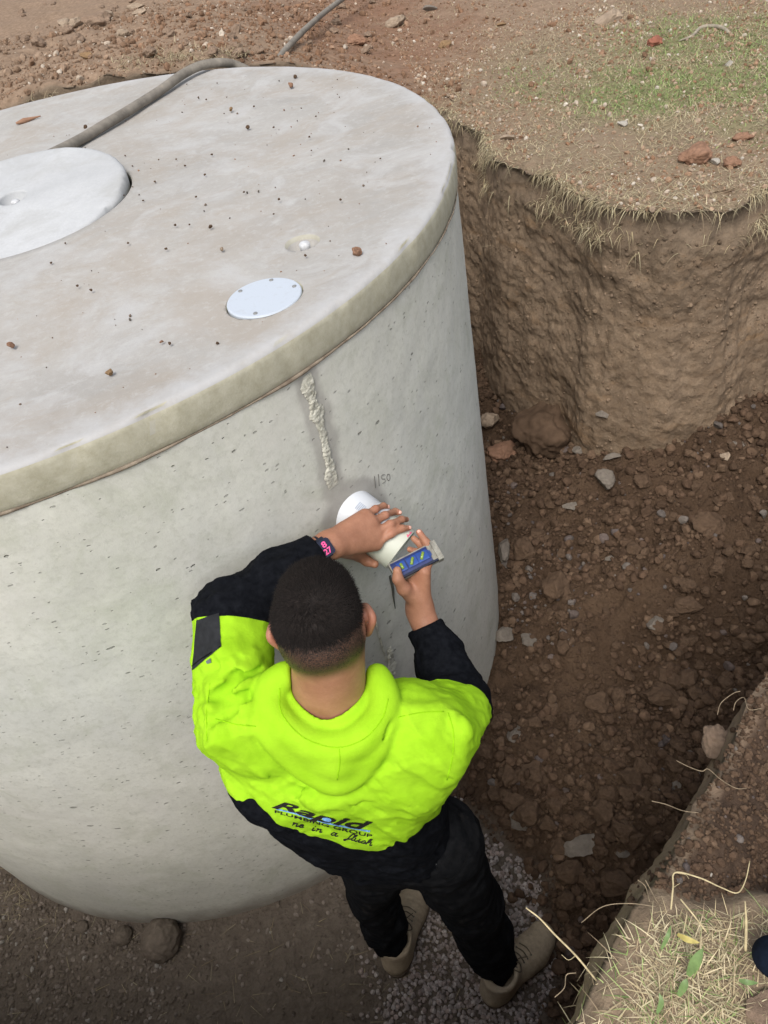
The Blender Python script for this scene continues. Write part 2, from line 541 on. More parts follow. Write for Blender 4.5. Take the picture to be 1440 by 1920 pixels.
def on_tank(px, py, off=0.):
    """point of the tank wall seen at a photo pixel"""
    d = ray(px, py); R = TR
    for _ in range(6):
        R = R if _ == 0 else body_r(p[2]) + off
        a = d[0] ** 2 + d[1] ** 2
        b = 2 * (d[0] * (CAM[0] - TX) + d[1] * (CAM[1] - TY))
        c = (CAM[0] - TX) ** 2 + (CAM[1] - TY) ** 2 - R * R
        t = (-b - math.sqrt(max(b * b - 4 * a * c, 0))) / 2 / a
        p = CAM + d * t
    return p

def concrete(name, base, top=False):
    m = NT(name, .88, .2)
    o = m.obj()
    big = m.noise(1.6, 5, .6); med = m.noise(9, 6, .68); fin = m.noise(90, 4, .7)
    c0 = tuple(v * .86 for v in base); c1 = tuple(min(1, v * 1.12) for v in base)
    c = m.ramp(big, [(.3, c0), (.7, c1)])
    c = m.mix(m.ramp(med, [(.42, 0.), (.68, .38)]), c, tuple(min(1, v * 1.20) for v in base))
    c = m.mix(m.ramp(fin, [(.3, .22), (.6, 0.)]), c, tuple(v * .72 for v in base))
    return m, c, big, med, fin

# wall of the tank -------------------------------------------------------------
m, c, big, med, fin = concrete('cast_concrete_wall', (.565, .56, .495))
uvn = m.n('ShaderNodeUVMap'); uvn.uv_map = 'wrap'
uv = uvn.outputs[0]
hole_v = m.mapping(uv, (1, 2.1, 1))
wob = m.noise(30, 2, .5, uv, 0, 'Color')
wv = m.n('ShaderNodeVectorMath', operation='MULTIPLY_ADD')
m.l(wob, wv.inputs[0]); wv.inputs[1].default_value = (.02, .02, 0); m.l(hole_v, wv.inputs[2])
hv = wv.outputs[0]
vd = m.vor(17, hv); vc = m.vor(17, hv, out='Color')
sepc = m.n('ShaderNodeSeparateColor'); m.l(vc, sepc.inputs[0])
siz = m.math('MULTIPLY', m.ramp(sepc.outputs[0], [(.52, 0.), (1., .18)]), m.ramp(m.noise(1.7, 3, .5, uv), [(.35, .55), (.65, 1.1)]))
hole = m.ramp(m.math('SUBTRACT', siz, vd), [(.0, 0.), (.03, 1.)])
vd2 = m.vor(48, hv); vc2 = m.vor(48, hv, out='Color')
sp2 = m.n('ShaderNodeSeparateColor'); m.l(vc2, sp2.inputs[0])
hole2 = m.ramp(m.math('SUBTRACT', m.ramp(sp2.outputs[0], [(.62, 0.), (1., .24)]), vd2), [(.0, 0.), (.05, 1.)])
holes = m.math('MAXIMUM', hole, m.math('MULTIPLY', hole2, .75))
streak = m.noise(3.2, 5, .6, m.mapping(uv, (5, .5, 1)))
c = m.mix(m.ramp(streak, [(.45, 0.), (.75, .30)]), c, (.56, .56, .53))
c = m.mix(m.ramp(m.noise(7, 5, .7, uv, .8), [(.50, 0.), (.68, .5)]), c, (.42, .43, .345))
c = m.mix(m.ramp(m.noise(55, 4, .75, uv), [(.50, 0.), (.66, .35)]), c, (.36, .36, .30))
c = m.mix(m.ramp(m.noise(2.2, 4, .6, m.mapping(uv, (1, 1, 1), (9, 3, 0)), 1.), [(.52, 0.), (.68, .35)]), c, (.62, .60, .55))
c = m.mix(m.math('MULTIPLY', holes, .62), c, (.12, .12, .10))
# mud splashed on the foot of the wall
geo = m.n('ShaderNodeSeparateXYZ'); m.l(uv, geo.inputs[0])
mud = m.ramp(m.math('ADD', geo.outputs[1], m.math('MULTIPLY', med, .14)), [(.07, 1.), (.19, 0.)])
c = m.mix(m.math('MULTIPLY', mud, .75), c, (.17, .14, .11))
# grey mortar smear round the pipe and in the joint
gr = m.attr('grout')
c = m.mix(gr, c, m.ramp(med, [(.3, (.25, .235, .21)), (.7, (.36, .34, .31))]))
m.col(c)
b1 = m.bump(m.math('SUBTRACT', 1., holes), .9, .006)
b2 = m.bump(med, .25, .006, b1)
m.bump(fin, .22, .002, b2)
WALLM = m.m
NT_, NZ_ = 900, 260
th = np.linspace(0, 2 * np.pi, NT_, endpoint=False); zz = np.linspace(-.12, TH - LT - .0015, NZ_)
A, Zg = np.meshgrid(th, zz, indexing='ij')
Rg = body_r(Zg)
Pn = np.c_[(np.cos(A) * 1.3).ravel(), (np.sin(A) * 1.3).ravel(), Zg.ravel()]
Rg = Rg + (.0035 * fbm(Pn, 1.1, 2, .5, 71) + .0012 * fbm(Pn, 12, 3, .5, 73)).reshape(Rg.shape)
X = TX + Rg * np.cos(A); Y = TY + Rg * np.sin(A)
PV = np.c_[X.ravel(), Y.ravel(), Zg.ravel()]
# smear mask: distance from the pipe axis and from the joint line
dv = PV - PIPE_B
ax = dv @ PIPE_D
dist = np.sqrt(np.maximum((dv ** 2).sum(1) - ax ** 2, 0))
nn = fbm(PV, 14, 3, .6, 77)
smear = sst(.112, .088, dist + .016 * nn) * .75
joint_px = [(578, 700), (584, 742), (598, 790), (613, 850), (627, 912), (660, 1010), (692, 1080), (703, 1150), (716, 1200), (733, 1262), (742, 1330), (750, 1450)]
JP = np.array([on_tank(*p) for p in joint_px])
JA = np.arctan2(JP[:, 1] - TY, JP[:, 0] - TX)
o1 = np.argsort(JP[:, 2])
ja = np.interp(PV[:, 2], JP[o1, 2], JA[o1])
jd = np.abs(((np.arctan2(PV[:, 1] - TY, PV[:, 0] - TX) - ja + np.pi) % (2 * np.pi)) - np.pi) * TR
zlo = sst(1.52, 1.62, PV[:, 2])
smear = np.maximum(smear, sst(.040, .020, jd + .014 * nn) * (.55 * zlo + .12))
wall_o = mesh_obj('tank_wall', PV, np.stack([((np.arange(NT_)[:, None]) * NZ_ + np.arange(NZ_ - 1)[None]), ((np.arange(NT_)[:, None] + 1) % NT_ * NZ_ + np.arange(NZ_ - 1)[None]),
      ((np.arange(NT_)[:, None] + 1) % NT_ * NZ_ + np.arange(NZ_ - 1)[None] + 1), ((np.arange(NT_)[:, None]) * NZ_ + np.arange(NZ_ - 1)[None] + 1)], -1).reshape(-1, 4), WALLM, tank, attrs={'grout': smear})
me = wall_o.data
uvl = me.uv_layers.new(name='wrap')
li = np.empty(len(me.loops), np.int32); me.loops.foreach_get('vertex_index', li)
uu_ = (A.ravel() * TR)[li]; vv_ = Zg.ravel()[li]
uvl.data.foreach_set('uv', np.stack([uu_, vv_], 1).ravel().astype(np.float32))

# lid ----------------------------------------------------------------------------
KNOB = at_z(565, 447, TH)
_e = [at_z(424, 573, TH), at_z(564, 535, TH), at_z(520, 519, TH), at_z(462, 593, TH)]
COVER_C = (_e[0] + _e[1]) / 2
COVER_R = float(np.linalg.norm(_e[0] - _e[1]) / 2)
MAN_C, MAN_R = np.array([-.845, 2.285, TH]), .325

def lathe_geo(prof, n, cx, cy, wob=None):
    prof = np.array(prof, float)
    th = np.linspace(0, 2 * np.pi, n, endpoint=False)
    R, A = np.meshgrid(prof[:, 0], th); Zz = np.broadcast_to(prof[:, 1], R.shape)
    V = np.c_[(cx + R * np.cos(A)).ravel(), (cy + R * np.sin(A)).ravel(), Zz.ravel()]
    k = len(prof)
    i = np.arange(n)[:, None]; j = np.arange(k - 1)[None]
    F = np.stack([i * k + j, (i + 1) % n * k + j, (i + 1) % n * k + j + 1, i * k + j + 1], -1).reshape(-1, 4)
    return V, F

def lid_h(x, y):
    """top of the lid: slightly dished between the rim and the manhole"""
    r = np.hypot(x - TX, y - TY)
    h = -.010 * sst(TR, TR - .25, r) + .004 * sst(.7, .35, r)
    return h
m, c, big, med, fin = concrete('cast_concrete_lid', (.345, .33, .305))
o = m.obj()
mid = m.noise(4.5, 6, .7, None, 1.2)
c = m.mix(m.ramp(mid, [(.47, 0.), (.62, .75)]), c, (.405, .398, .385))
c = m.mix(m.ramp(m.noise(2.4, 5, .7, m.mapping(o, (1, 1, 1), (3, 7, 0)), .8), [(.46, 0.), (.64, .6)]), c, (.315, .275, .228))
c = m.mix(m.ramp(m.noise(38, 5, .75, None, .3), [(.52, 0.), (.70, .45)]), c, (.45, .44, .42))
c = m.mix(m.ramp(m.noise(11, 6, .75, m.mapping(o, (1, 2.2, 1), (1, 4, 0)), 1.5), [(.56, 0.), (.70, .4)]), c, (.30, .265, .22))
rl = m.n('ShaderNodeVectorMath', operation='LENGTH')
m.l(m.mapping(o, (1, 1, 0)), rl.inputs[0])
ed = m.math('ADD', rl.outputs['Value'], m.math('MULTIPLY', m.noise(10, 6, .75), .22))
edn = m.math('DIVIDE', ed, 2.)
edm = m.ramp(edn, [((TR + .03) / 2, 0.), ((TR + .11) / 2, .75)])
c = m.mix(edm, c, (.42, .418, .415))
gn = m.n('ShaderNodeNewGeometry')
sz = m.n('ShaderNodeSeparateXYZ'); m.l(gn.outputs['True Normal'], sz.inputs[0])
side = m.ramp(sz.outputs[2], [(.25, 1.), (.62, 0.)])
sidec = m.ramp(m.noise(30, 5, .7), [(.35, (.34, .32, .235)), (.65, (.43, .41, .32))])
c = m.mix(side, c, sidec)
m.col(c)
b1 = m.bump(med, .25, .010)
m.bump(m.noise(260, 3, .6), .25, .0015, b1)
LIDM = m.m
# profile: manhole hole, top with a rounded chipped edge, side, underside
nA = 720
th = np.linspace(0, 2 * np.pi, nA, endpoint=False)
chip = np.maximum(0, fbm(np.c_[np.cos(th) * TR, np.sin(th) * TR, th * 0], 16, 4, .6, 81)) * .006
wv_ = .002 * fbm(np.c_[np.cos(th), np.sin(th), th * 0], 3, 2, .5, 85)
mc = MAN_C[:2]
ring = []
for zoff in (-LT, -.006, -.001):
    rr = MAN_R + (.006 if zoff < -.003 else .009)
    ring.append(np.c_[mc[0] + rr * np.cos(th), mc[1] + rr * np.sin(th), np.full(nA, TH + zoff + (0 if zoff < -.01 else .001))])
for tt_ in np.linspace(0.02, 1, 150):
    inner = np.c_[mc[0] + (MAN_R + .009) * np.cos(th), mc[1] + (MAN_R + .009) * np.sin(th)]
    ex = TX + (TR - .012) * np.cos(th); ey = TY + (TR - .012) * np.sin(th)
    P = inner * (1 - tt_) + np.c_[ex, ey] * tt_
    z = TH + lid_h(P[:, 0], P[:, 1]) + .0016 * fbm(np.c_[P, P[:, 0] * 0], 4, 3, .5, 87)
    if tt_ == 1: z = z - .0015
    ring.append(np.c_[P, z])
for dr, dz in ((-.006, -.004), (-.002, -.009), (0, -.018), (.001, -.045), (.0, -.070), (-.001, -.080), (-.003, -LT), (-.05, -LT), (-.35, -LT)):
    rr = TR + dr - chip * (1 if -.02 < dz else .15) + wv_
    ring.append(np.c_[TX + rr * np.cos(th), TY + rr * np.sin(th), np.full(nA, TH + dz) - (chip * .6 if dz > -.02 else 0)])
V = np.vstack(ring); K = len(ring)
i = np.arange(K)[:, None] * nA; i2 = (np.arange(K)[:, None] + 1) % K * nA; j = np.arange(nA)[None]
F = np.stack([i + j, i2 + j, i2 + (j + 1) % nA, i + (j + 1) % nA], -1).reshape(-1, 4)[:, ::-1]
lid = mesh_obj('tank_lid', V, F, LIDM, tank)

def cutter(verts_faces, name):
    V, F, F3 = verts_faces
    o = mesh_obj(name, V, F, None, F3=F3)
    return o

def cap_lathe(prof, n, cx, cy):
    """closed lathe: profile starts and ends on the axis"""
    V, F = lathe_geo(prof, n, cx, cy)
    return V, F

def bool_cut(target, cut):
    md = target.modifiers.new('cut', 'BOOLEAN')
    md.object = cut; md.operation = 'DIFFERENCE'; md.solver = 'EXACT'
    dg = bpy.context.evaluated_depsgraph_get()
    me = bpy.data.meshes.new_from_object(target.evaluated_get(dg))
    target.modifiers.clear()
    target.data = me
    bpy.data.objects.remove(cut)

def recess(cx, cy, cz, R=.043, D=.03):
    """dish pressed around a lifting anchor, as one closed cutter"""
    prof = [(0.0001, .02), (R * 1.08, .02), (R * 1.04, .002), (R, -.004), (R * .86, -.016), (R * .55, -D), (.0001, -D)]
    V, F = lathe_geo([(a, cz + b) for a, b in prof], 48, cx, cy)
    return V, F

def disc_geo(prof, n, cx, cy):
    """closed lathe whose profile begins and ends near the axis"""
    V, F = lathe_geo(prof, n, cx, cy)
    k = len(prof)
    n0 = len(V)
    V = np.vstack([V, [cx, cy, prof[0][1]], [cx, cy, prof[-1][1]]])
    i = np.arange(n); i2 = (i + 1) % n
    F3 = np.vstack([np.stack([np.full(n, n0), i2 * k, i * k], 1), np.stack([np.full(n, n0 + 1), i * k + k - 1, i2 * k + k - 1], 1)])
    return V, F, F3

def fix_normals(o):
    import bmesh
    bm = bmesh.new(); bm.from_mesh(o.data)
    bmesh.ops.recalc_face_normals(bm, faces=bm.faces)
    bm.to_mesh(o.data); bm.free()

def recess_prof(z0, R=.043, D=.03):
    return [(.004, z0 + .02), (R * 1.08, z0 + .02), (R * 1.05, z0 + .003), (R, z0 - .004), (R * .88, z0 - .016), (R * .55, z0 - D), (.004, z0 - D)]

fix_normals(lid)
for geo_ in (disc_geo(recess_prof(TH - .004), 48, KNOB[0], KNOB[1]),
             disc_geo([(.004, TH + .02), (COVER_R + .0035, TH + .02), (COVER_R + .0035, TH - .020), (.004, TH - .020)], 96, COVER_C[0], COVER_C[1])):
    V, F, F3 = geo_
    ct = mesh_obj('cut', V, F, None, F3=F3); fix_normals(ct)
    ct.location = (0, 0, 0)
    bool_cut(lid, ct)
lid.data.polygons.foreach_set('use_smooth', np.ones(len(lid.data.polygons), bool))
STEEL = plain('galvanised_steel', (.50, .50, .50), .45, .5, .2, 120)
V, F, F3 = disc_geo([(.003, TH - .006), (.010, TH - .007), (.0135, TH - .011), (.0125, TH - .020), (.010, TH - .036), (.003, TH - .036)], 24, KNOB[0] + .004, KNOB[1] - .008)
kn = mesh_obj('lifting_anchor', V, F, STEEL, lid, F3=F3)

# manhole cover: a loose concrete disc lying slightly tilted in its hole ---------------
man = thing('manhole_cover', MAN_C, 'round pale concrete manhole cover tilted in the middle of the tank lid', 'cover')
th2 = np.linspace(0, 2 * np.pi, 240, endpoint=False)
ring = []
chip2 = np.maximum(0, fbm(np.c_[np.cos(th2) * .4, np.sin(th2) * .4, th2 * 0], 20, 4, .6, 91)) * .006
for rr, z in [(.004, 0)] + [(r_, 0) for r_ in np.linspace(.02, MAN_R - .012, 30)] + [(MAN_R - .004, -.004), (MAN_R, -.012), (MAN_R - .004, -.060), (MAN_R - .02, -.065), (.004, -.065)]:
    q = rr - (chip2 if rr > MAN_R - .006 and z > -.05 else 0)
    q = np.broadcast_to(q, th2.shape)
    X_, Y_ = q * np.cos(th2), q * np.sin(th2)
    zz_ = z + (.0022 * fbm(np.c_[X_, Y_, X_ * 0], 7, 3, .5, 93) if z > -.01 else 0)
    ring.append(np.c_[X_, Y_, np.broadcast_to(zz_, th2.shape)])
K2 = len(ring); n2_ = len(th2)
V = np.vstack(ring)
i = np.arange(K2 - 1)[:, None] * n2_; j = np.arange(n2_)[None]
F = np.stack([i + j, i + n2_ + j, i + n2_ + (j + 1) % n2_, i + (j + 1) % n2_], -1).reshape(-1, 4)
V = np.vstack([V, [0, 0, 0], [0, 0, -.065]])
jj = np.arange(n2_)
F3 = np.vstack([np.stack([np.full(n2_, len(V) - 2), jj, (jj + 1) % n2_], 1), np.stack([np.full(n2_, len(V) - 1), (K2 - 1) * n2_ + (jj + 1) % n2_, (K2 - 1) * n2_ + jj], 1)])
m, c, big, med, fin = concrete('cast_concrete_cover', (.43, .435, .435))
c = m.mix(m.ramp(m.noise(5, 5, .65, None, .6), [(.50, 0.), (.66, .5)]), c, (.33, .325, .305))
m.col(c); m.bump(med, .3, .010)
mco = mesh_obj('cover_slab', V, F, m.m, None, F3=F3)
fix_normals(mco)
KM = np.array([-.012, .028])
Vc, Fc, F3c = disc_geo(recess_prof(0, .040, .026), 48, KM[0], KM[1])
ct = mesh_obj('cut', Vc, Fc, None, F3=F3c); fix_normals(ct)
bool_cut(mco, ct)
mco.data.polygons.foreach_set('use_smooth', np.ones(len(mco.data.polygons), bool))
V, F, F3 = disc_geo([(.003, -.003), (.010, -.004), (.0135, -.008), (.0125, -.016), (.010, -.03), (.003, -.03)], 24, KM[0] + .004, KM[1] - .008)
kn2 = mesh_obj('lifting_anchor', V, F, STEEL, None, F3=F3)
TILT = Matrix.Rotation(math.atan(.075 / .65), 4, 'X')
for o_2 in (mco, kn2):
    o_2.data.transform(TILT)
    o_2.data.transform(Matrix.Translation((0, 0, .024)))
    o_2.parent = man

# small round inspection cover -----------------------------------------------------------
ins = thing('inspection_cover', COVER_C, 'small round bluish white plastic inspection cover set flush in the lid', 'cover')
m = NT('white_plastic', .42, .4)
m.col(m.mix(m.ramp(m.noise(60, 5, .75), [(.55, 0.), (.75, .35)]), (.45, .49, .54), (.31, .30, .275)))
m.bump(m.noise(40, 3), .15, .002)
PLW = m.m
V, F, F3 = disc_geo([(.002, TH - .0022), (COVER_R - .004, TH - .0022), (COVER_R - .0015, TH - .003), (COVER_R, TH - .005), (COVER_R, TH - .018), (.002, TH - .018)], 96, COVER_C[0], COVER_C[1])
io = mesh_obj('cover_disc', V, F, PLW, ins, F3=F3)
fix_normals(io)
io.data.polygons.foreach_set('use_smooth', np.zeros(len(io.data.polygons), bool))
SCREW = plain('screw_grey', (.22, .22, .21), .5, .5)
for px_ in ((453, 545), (549, 536), (478, 587), (508, 524)):
    q = at_z(px_[0], px_[1], TH)
    q = COVER_C + (q - COVER_C) / np.linalg.norm(q - COVER_C) * (COVER_R - .013)
    V, F, F3 = disc_geo([(.0015, TH - .0005), (.0045, TH - .0006), (.005, TH - .003), (.0015, TH - .003)], 12, q[0], q[1])
    s_o = mesh_obj('screw', V, F, SCREW, ins, F3=F3)

# mortar run down the joint ---------------------------------------------------------------
MORT = NT('lumpy_mortar', .95, .1)
MORT.col(MORT.ramp(MORT.noise(70, 5, .7), [(.35, (.26, .25, .20)), (.5, (.48, .465, .39)), (.75, (.58, .565, .49))]))
MORT.bump(MORT.noise(110, 4, .7), .8, .004)
def mortar_run(name, pxs, width, height, seed, n=220, m_=13):
    P = np.array([on_tank(*p) for p in pxs])
    L = catmull(P, 40)
    s = np.linspace(0, 1, n)
    idx = s * (len(L) - 1)
    ctr = np.stack([np.interp(idx, np.arange(len(L)), L[:, k]) for k in range(3)], 1)
    ang = np.arctan2(ctr[:, 1] - TY, ctr[:, 0] - TX)
    wd = np.interp(s, np.linspace(0, 1, len(width)), width)
    V = []
    for q in np.linspace(-1, 1, m_):
        a = ang + q * wd * (1 + .55 * fbm(np.c_[ctr[:, 2] * 1, s * 0 + (q > 0) * 7, s * 0], 30, 4, .65, seed)) / TR
        P3 = np.c_[np.cos(a) * TR, np.sin(a) * TR, ctr[:, 2]]
        h = height * (1 - q ** 4) ** .8 * (1 + .65 * fbm(P3, 55, 3, .6, seed + 3)) * np.minimum(1, np.minimum(s, 1 - s) * 14)
        h = np.maximum(h, 0) - .0015
        R = body_r(ctr[:, 2]) + .002 + h
        V.append(np.c_[TX + R * np.cos(a), TY + R * np.sin(a), ctr[:, 2]])
    V = np.vstack(V)
    i = np.arange(m_ - 1)[:, None] * n; j = np.arange(n - 1)[None]
    F = np.stack([i + j, i + j + n, i + j + n + 1, i + j + 1], -1).reshape(-1, 4)
    return mesh_obj(name, V, F, MORT.m, wall_o)
mortar_run('mortar_joint', joint_px[:5], [.008, .017, .013, .011, .015, .010, .009, .013, .016, .010], .0042, 101, 420, 25)
mortar_run('mortar_joint', [(700, 1140), (708, 1180), (716, 1210), (726, 1240)], [.002, .003, .002, .003], .003, 105)
mortar_run('mortar_joint', [(728, 1215), (731, 1240), (736, 1268)], [.009, .016, .012], .006, 107, 80)
DRIP = plain('dark_drip', (.10, .10, .085), .8, .2)
Pd = np.array([on_tank(*p, .0) for p in ((731, 1080), (736, 1100), (738, 1120), (741, 1141))])
dr = tube('drip_stain', Pd + _n * .0003, [.004, .0045, .003, .001], DRIP, wall_o, 6)
# pencilled figures beside the pipe
PEN = plain('pencil_mark', (.15, .145, .13), .9, .1)
marks = [[(702, 893), (704, 915)], [(709, 889), (711, 911)],
         [(722, 890), (716, 891), (716, 898), (721, 898), (722, 903), (717, 906)],
         [(727, 889), (725, 895), (728, 901), (731, 897), (730, 890), (727, 889)]]
pv, pf, po = [], [], 0
for mk in marks:
    Pm = np.array([on_tank(*p) for p in mk]) + _n * .0004
    V, F, _ = tube_geo(catmull(Pm, 4) if len(mk) > 2 else Pm, .0008, 4, False)
    pv.append(V); pf.append(F + po); po += len(V)
mesh_obj('pencilled_number', np.vstack(pv), np.vstack(pf), PEN, wall_o)

# thin bead of mud in the gap under the lid
JM = NT('joint_mud', .95, .1); JM.col(JM.ramp(JM.noise(40, 4), [(.3, (.15, .115, .085)), (.7, (.30, .25, .19))])); JM.bump(JM.noise(90, 3), .7, .004)
thj = np.linspace(math.radians(-115), math.radians(30), 500)
rj = BR0 + .0005 + .003 * fbm(np.c_[np.cos(thj), np.sin(thj), thj * 0], 9, 4, .6, 95)
Pj = np.c_[TX + rj * np.cos(thj), TY + rj * np.sin(thj), np.full(500, TH - LT - .002)]
V, F, F3 = tube_geo(Pj, np.maximum(.0026 + .0022 * noise(Pj * 9, 96), .0006), 8)
mesh_obj('joint_filler', V, F, JM.m, tank, F3=F3)

# ================================================================== PIPE, LEVEL, HOSE
PU = np.cross([0, 0, 1.], PIPE_D); PU /= np.linalg.norm(PU)         # sideways
PW = np.cross(PIPE_D, PU)                                           # upwards
def on_pipe(s, ang, r):
    """point s metres out along the pipe axis at angle ang from the top (towards +PU)"""
    return PIPE_B + PIPE_D * s + (PW * math.cos(ang) + PU * math.sin(ang)) * r
def pipe_geo(prof, n=72):
    V = np.array([on_pipe(s, a, r) for s, r in prof for a in np.linspace(0, 2 * np.pi, n, endpoint=False)])
    k = len(prof)
    i = np.arange(k - 1)[:, None] * n; j = np.arange(n)[None]
    return V, np.stack([i + j, i + (j + 1) % n, i + n + (j + 1) % n, i + n + j], -1).reshape(-1, 4)
pipe = thing('drain_pipe', PIPE_B, 'white plastic drain pipe stub sticking out of the tank wall', 'pipe')
m = NT('white_pvc', .32, .45)
m.col(m.mix(m.ramp(m.noise(35, 5, .7), [(.58, 0.), (.75, .4)]), (.60, .62, .64), (.56, .46, .40)))
PVC = m.m
m = NT('cream_pvc', .30, .45)
m.col(m.mix(m.ramp(m.noise(25, 5, .7), [(.55, 0.), (.75, .3)]), (.60, .62, .52), (.62, .60, .50)))
PVC2 = m.m
RC, RP = .0625, .0565
V, F = pipe_geo([(-.09, RC - .004), (-.09, RC), (.022, RC), (.0235, RC - .0015), (.0245, RC - .0015), (.026, RC), (.066, RC), (.069, RC - .001), (.070, RC - .004), (.070, RP - .001)])
mesh_obj('pipe_collar', V, F, PVC, pipe)
PL = .135
V, F = pipe_geo([(.05, RP), (PL - .002, RP), (PL, RP - .001), (PL, RP - .004), (PL - .001, RP - .005), (.02, RP - .005)])
mesh_obj('pipe_tube', V, F, PVC2, pipe)
V, F = pipe_geo([(.02, RP - .006), (.02, .001)], 24)
mesh_obj('pipe_inside', V, F, plain('dark_inside', (.02, .02, .02)), pipe)
# printed patch on the collar and the pink stripes near the pipe's end
INK = plain('grey_print', (.38, .42, .48), .5, .3)
PINK = plain('pink_ink', (.80, .16, .26), .5, .3)
def pipe_patch(name, quads, r, mat):
    """quads: (s0, s1, a0, a1) strips wrapped on the pipe surface"""
    Vs, Fs, o_ = [], [], 0
    for s0, s1, a0, a1 in quads:
        n = 6
        for a in np.linspace(a0, a1, n):
            Vs.append(on_pipe(s0, a, r)); Vs.append(on_pipe(s1, a, r))
        for k in range(n - 1): Fs.append([o_ + 2 * k, o_ + 2 * k + 1, o_ + 2 * k + 3, o_ + 2 * k + 2])
        o_ += 2 * n
    return mesh_obj(name, np.array(Vs), np.array(Fs), mat, pipe)
def pipe_find(px, py, r):
    """(s, angle) on the pipe surface seen at a photo pixel"""
    best = None
    for s in np.linspace(0, .16, 81):
        for a in np.linspace(-2.2, 2.2, 111):
            P = on_pipe(s, a, r) - CAM
            z = P @ FW
            e = (720 + FPX * (P @ RT) / z - px) ** 2 + (960 - FPX * (P @ UP) / z - py) ** 2
            nrm = PW * math.cos(a) + PU * math.sin(a)
            if nrm @ P < 0 and (best is None or e < best[0]): best = (e, s, a)
    return best[1:]
s0, a0 = pipe_find(676, 952, RC)
pipe_patch('printed_label', [(s0 - .010 + k * .0042, s0 - .010 + k * .0042 + .003, a0 - .17, a0 + .17) for k in range(5)], RC + .0004, INK)
qs = []
s1, a1 = pipe_find(768, 1002, RP)
loop = [(s1 + .020 * (math.cos(t) * .5) + .006, a1 + .20 * math.sin(t)) for t in np.linspace(-2.6, 2.6, 24)]
V, F, _ = tube_geo(np.array([on_pipe(min(s, PL - .004), a, RP + .0002) for s, a in loop]), .0017, 6, False)
mesh_obj('pink_mark', V, F, PINK, pipe)

# level --------------------------------------------------------------------------
LC = dep(776, 1053, 1.668)
LA = dep(822, 1036, 1.668) - dep(738, 1079, 1.652); LA /= np.linalg.norm(LA)        # long axis
LN = -(ray(778, 1058) / np.linalg.norm(ray(778, 1058))) * 1.0                        # the face looks back at the camera
LN = LN + .35 * UP; LN = LN - LA * (LN @ LA); LN /= np.linalg.norm(LN)
LU = np.cross(LN, LA)
if LU @ UP < 0: LU = -LU
lvl = thing('spirit_level', LC, 'short blue and grey spirit level held against the end of the pipe', 'spirit level')
def box_geo(c, ax, ex, bev=.0):
    """box (optionally with chamfered corners) from centre, three axes, three half sizes"""
    c = np.asarray(c, float)
    if not bev:
        V = np.array([c + ax[0] * ex[0] * i + ax[1] * ex[1] * j + ax[2] * ex[2] * k for i in (-1, 1) for j in (-1, 1) for k in (-1, 1)])
        return V, np.array([[0, 1, 3, 2], [4, 6, 7, 5], [0, 4, 5, 1], [2, 3, 7, 6], [0, 2, 6, 4], [1, 5, 7, 3]])
    V = []
    for i in (-1, 1):
        for (u, v) in ((-1 + bev, -1), (1 - bev, -1), (1, -1 + bev), (1, 1 - bev), (1 - bev, 1), (-1 + bev, 1), (-1, 1 - bev), (-1, -1 + bev)):
            V.append(c + ax[0] * ex[0] * i + ax[1] * ex[1] * u + ax[2] * ex[2] * v)
    F = [[k, (k + 1) % 8, 8 + (k + 1) % 8, 8 + k] for k in range(8)] + [[0, 1, 2, 7], [2, 3, 6, 7], [3, 4, 5, 6], [8, 15, 10, 9], [10, 15, 14, 11], [11, 14, 13, 12]]
    return np.array(V), np.array(F)
AX = (LA, LU, LN)
def lbox(name, off, ex, mat, bev=0., par=None):
    V, F = box_geo(LC + LA * off[0] + LU * off[1] + LN * off[2], AX, ex, bev)
    o_ = mesh_obj(name, V, F, mat, par or lvl, smooth=False)
    fix_normals(o_)
    return o_
m = NT('muddy_metal', .8, .3); m.col(m.ramp(m.noise(60, 5, .7), [(.3, (.14, .13, .11)), (.7, (.34, .33, .28))])); m.bump(m.noise(90, 3), .6, .003)
MUDM = m.m
BLUE = plain('blue_plastic', (.006, .018, .10), .4, .4, .3, 90)
BLUE2 = plain('bright_blue_plastic', (.010, .050, .24), .35, .4, .2, 90)
NAVY = plain('dark_rubber', (.012, .016, .035), .6, .3)
VIAL = plain('yellow_green_vial', (.20, .30, .04), .15, .6, .25, 150)
lbox('level_body', (0, 0, -.010), (.055, .0225, .011), MUDM, .15)
lbox('blue_face', (-.006, 0, .0022), (.046, .0185, .0018), BLUE, .3)
lbox('end_block', (.0585, .000, -.008), (.0060, .0245, .0135), MUDM, .25)
lbox('dark_edge', (-.001, -.0215, .0005), (.052, .0022, .0035), NAVY)
for off, w_ in ((-.030, .007), (-.004, .009), (.022, .010)):
    fr = lbox('vial_frame', (off, .001, .0050), (w_ + .003, .0115, .0016), BLUE2, .3)
    V, F, F3 = tube_geo(catmull(np.array([LC + LA * (off - w_ * .6 * (off > -.02)) + LU * -.006 + LN * .0075, LC + LA * (off + w_ * .6 * (off > -.02)) + LU * .008 + LN * .0075]), 2), .0036, 10)
    mesh_obj('vial', V, F, VIAL, lvl, F3=F3)
for k in range(4): lbox('rib', (.036 + k * .0022, 0, .0048), (.0006, .012 - k * .002, .001), BLUE2)

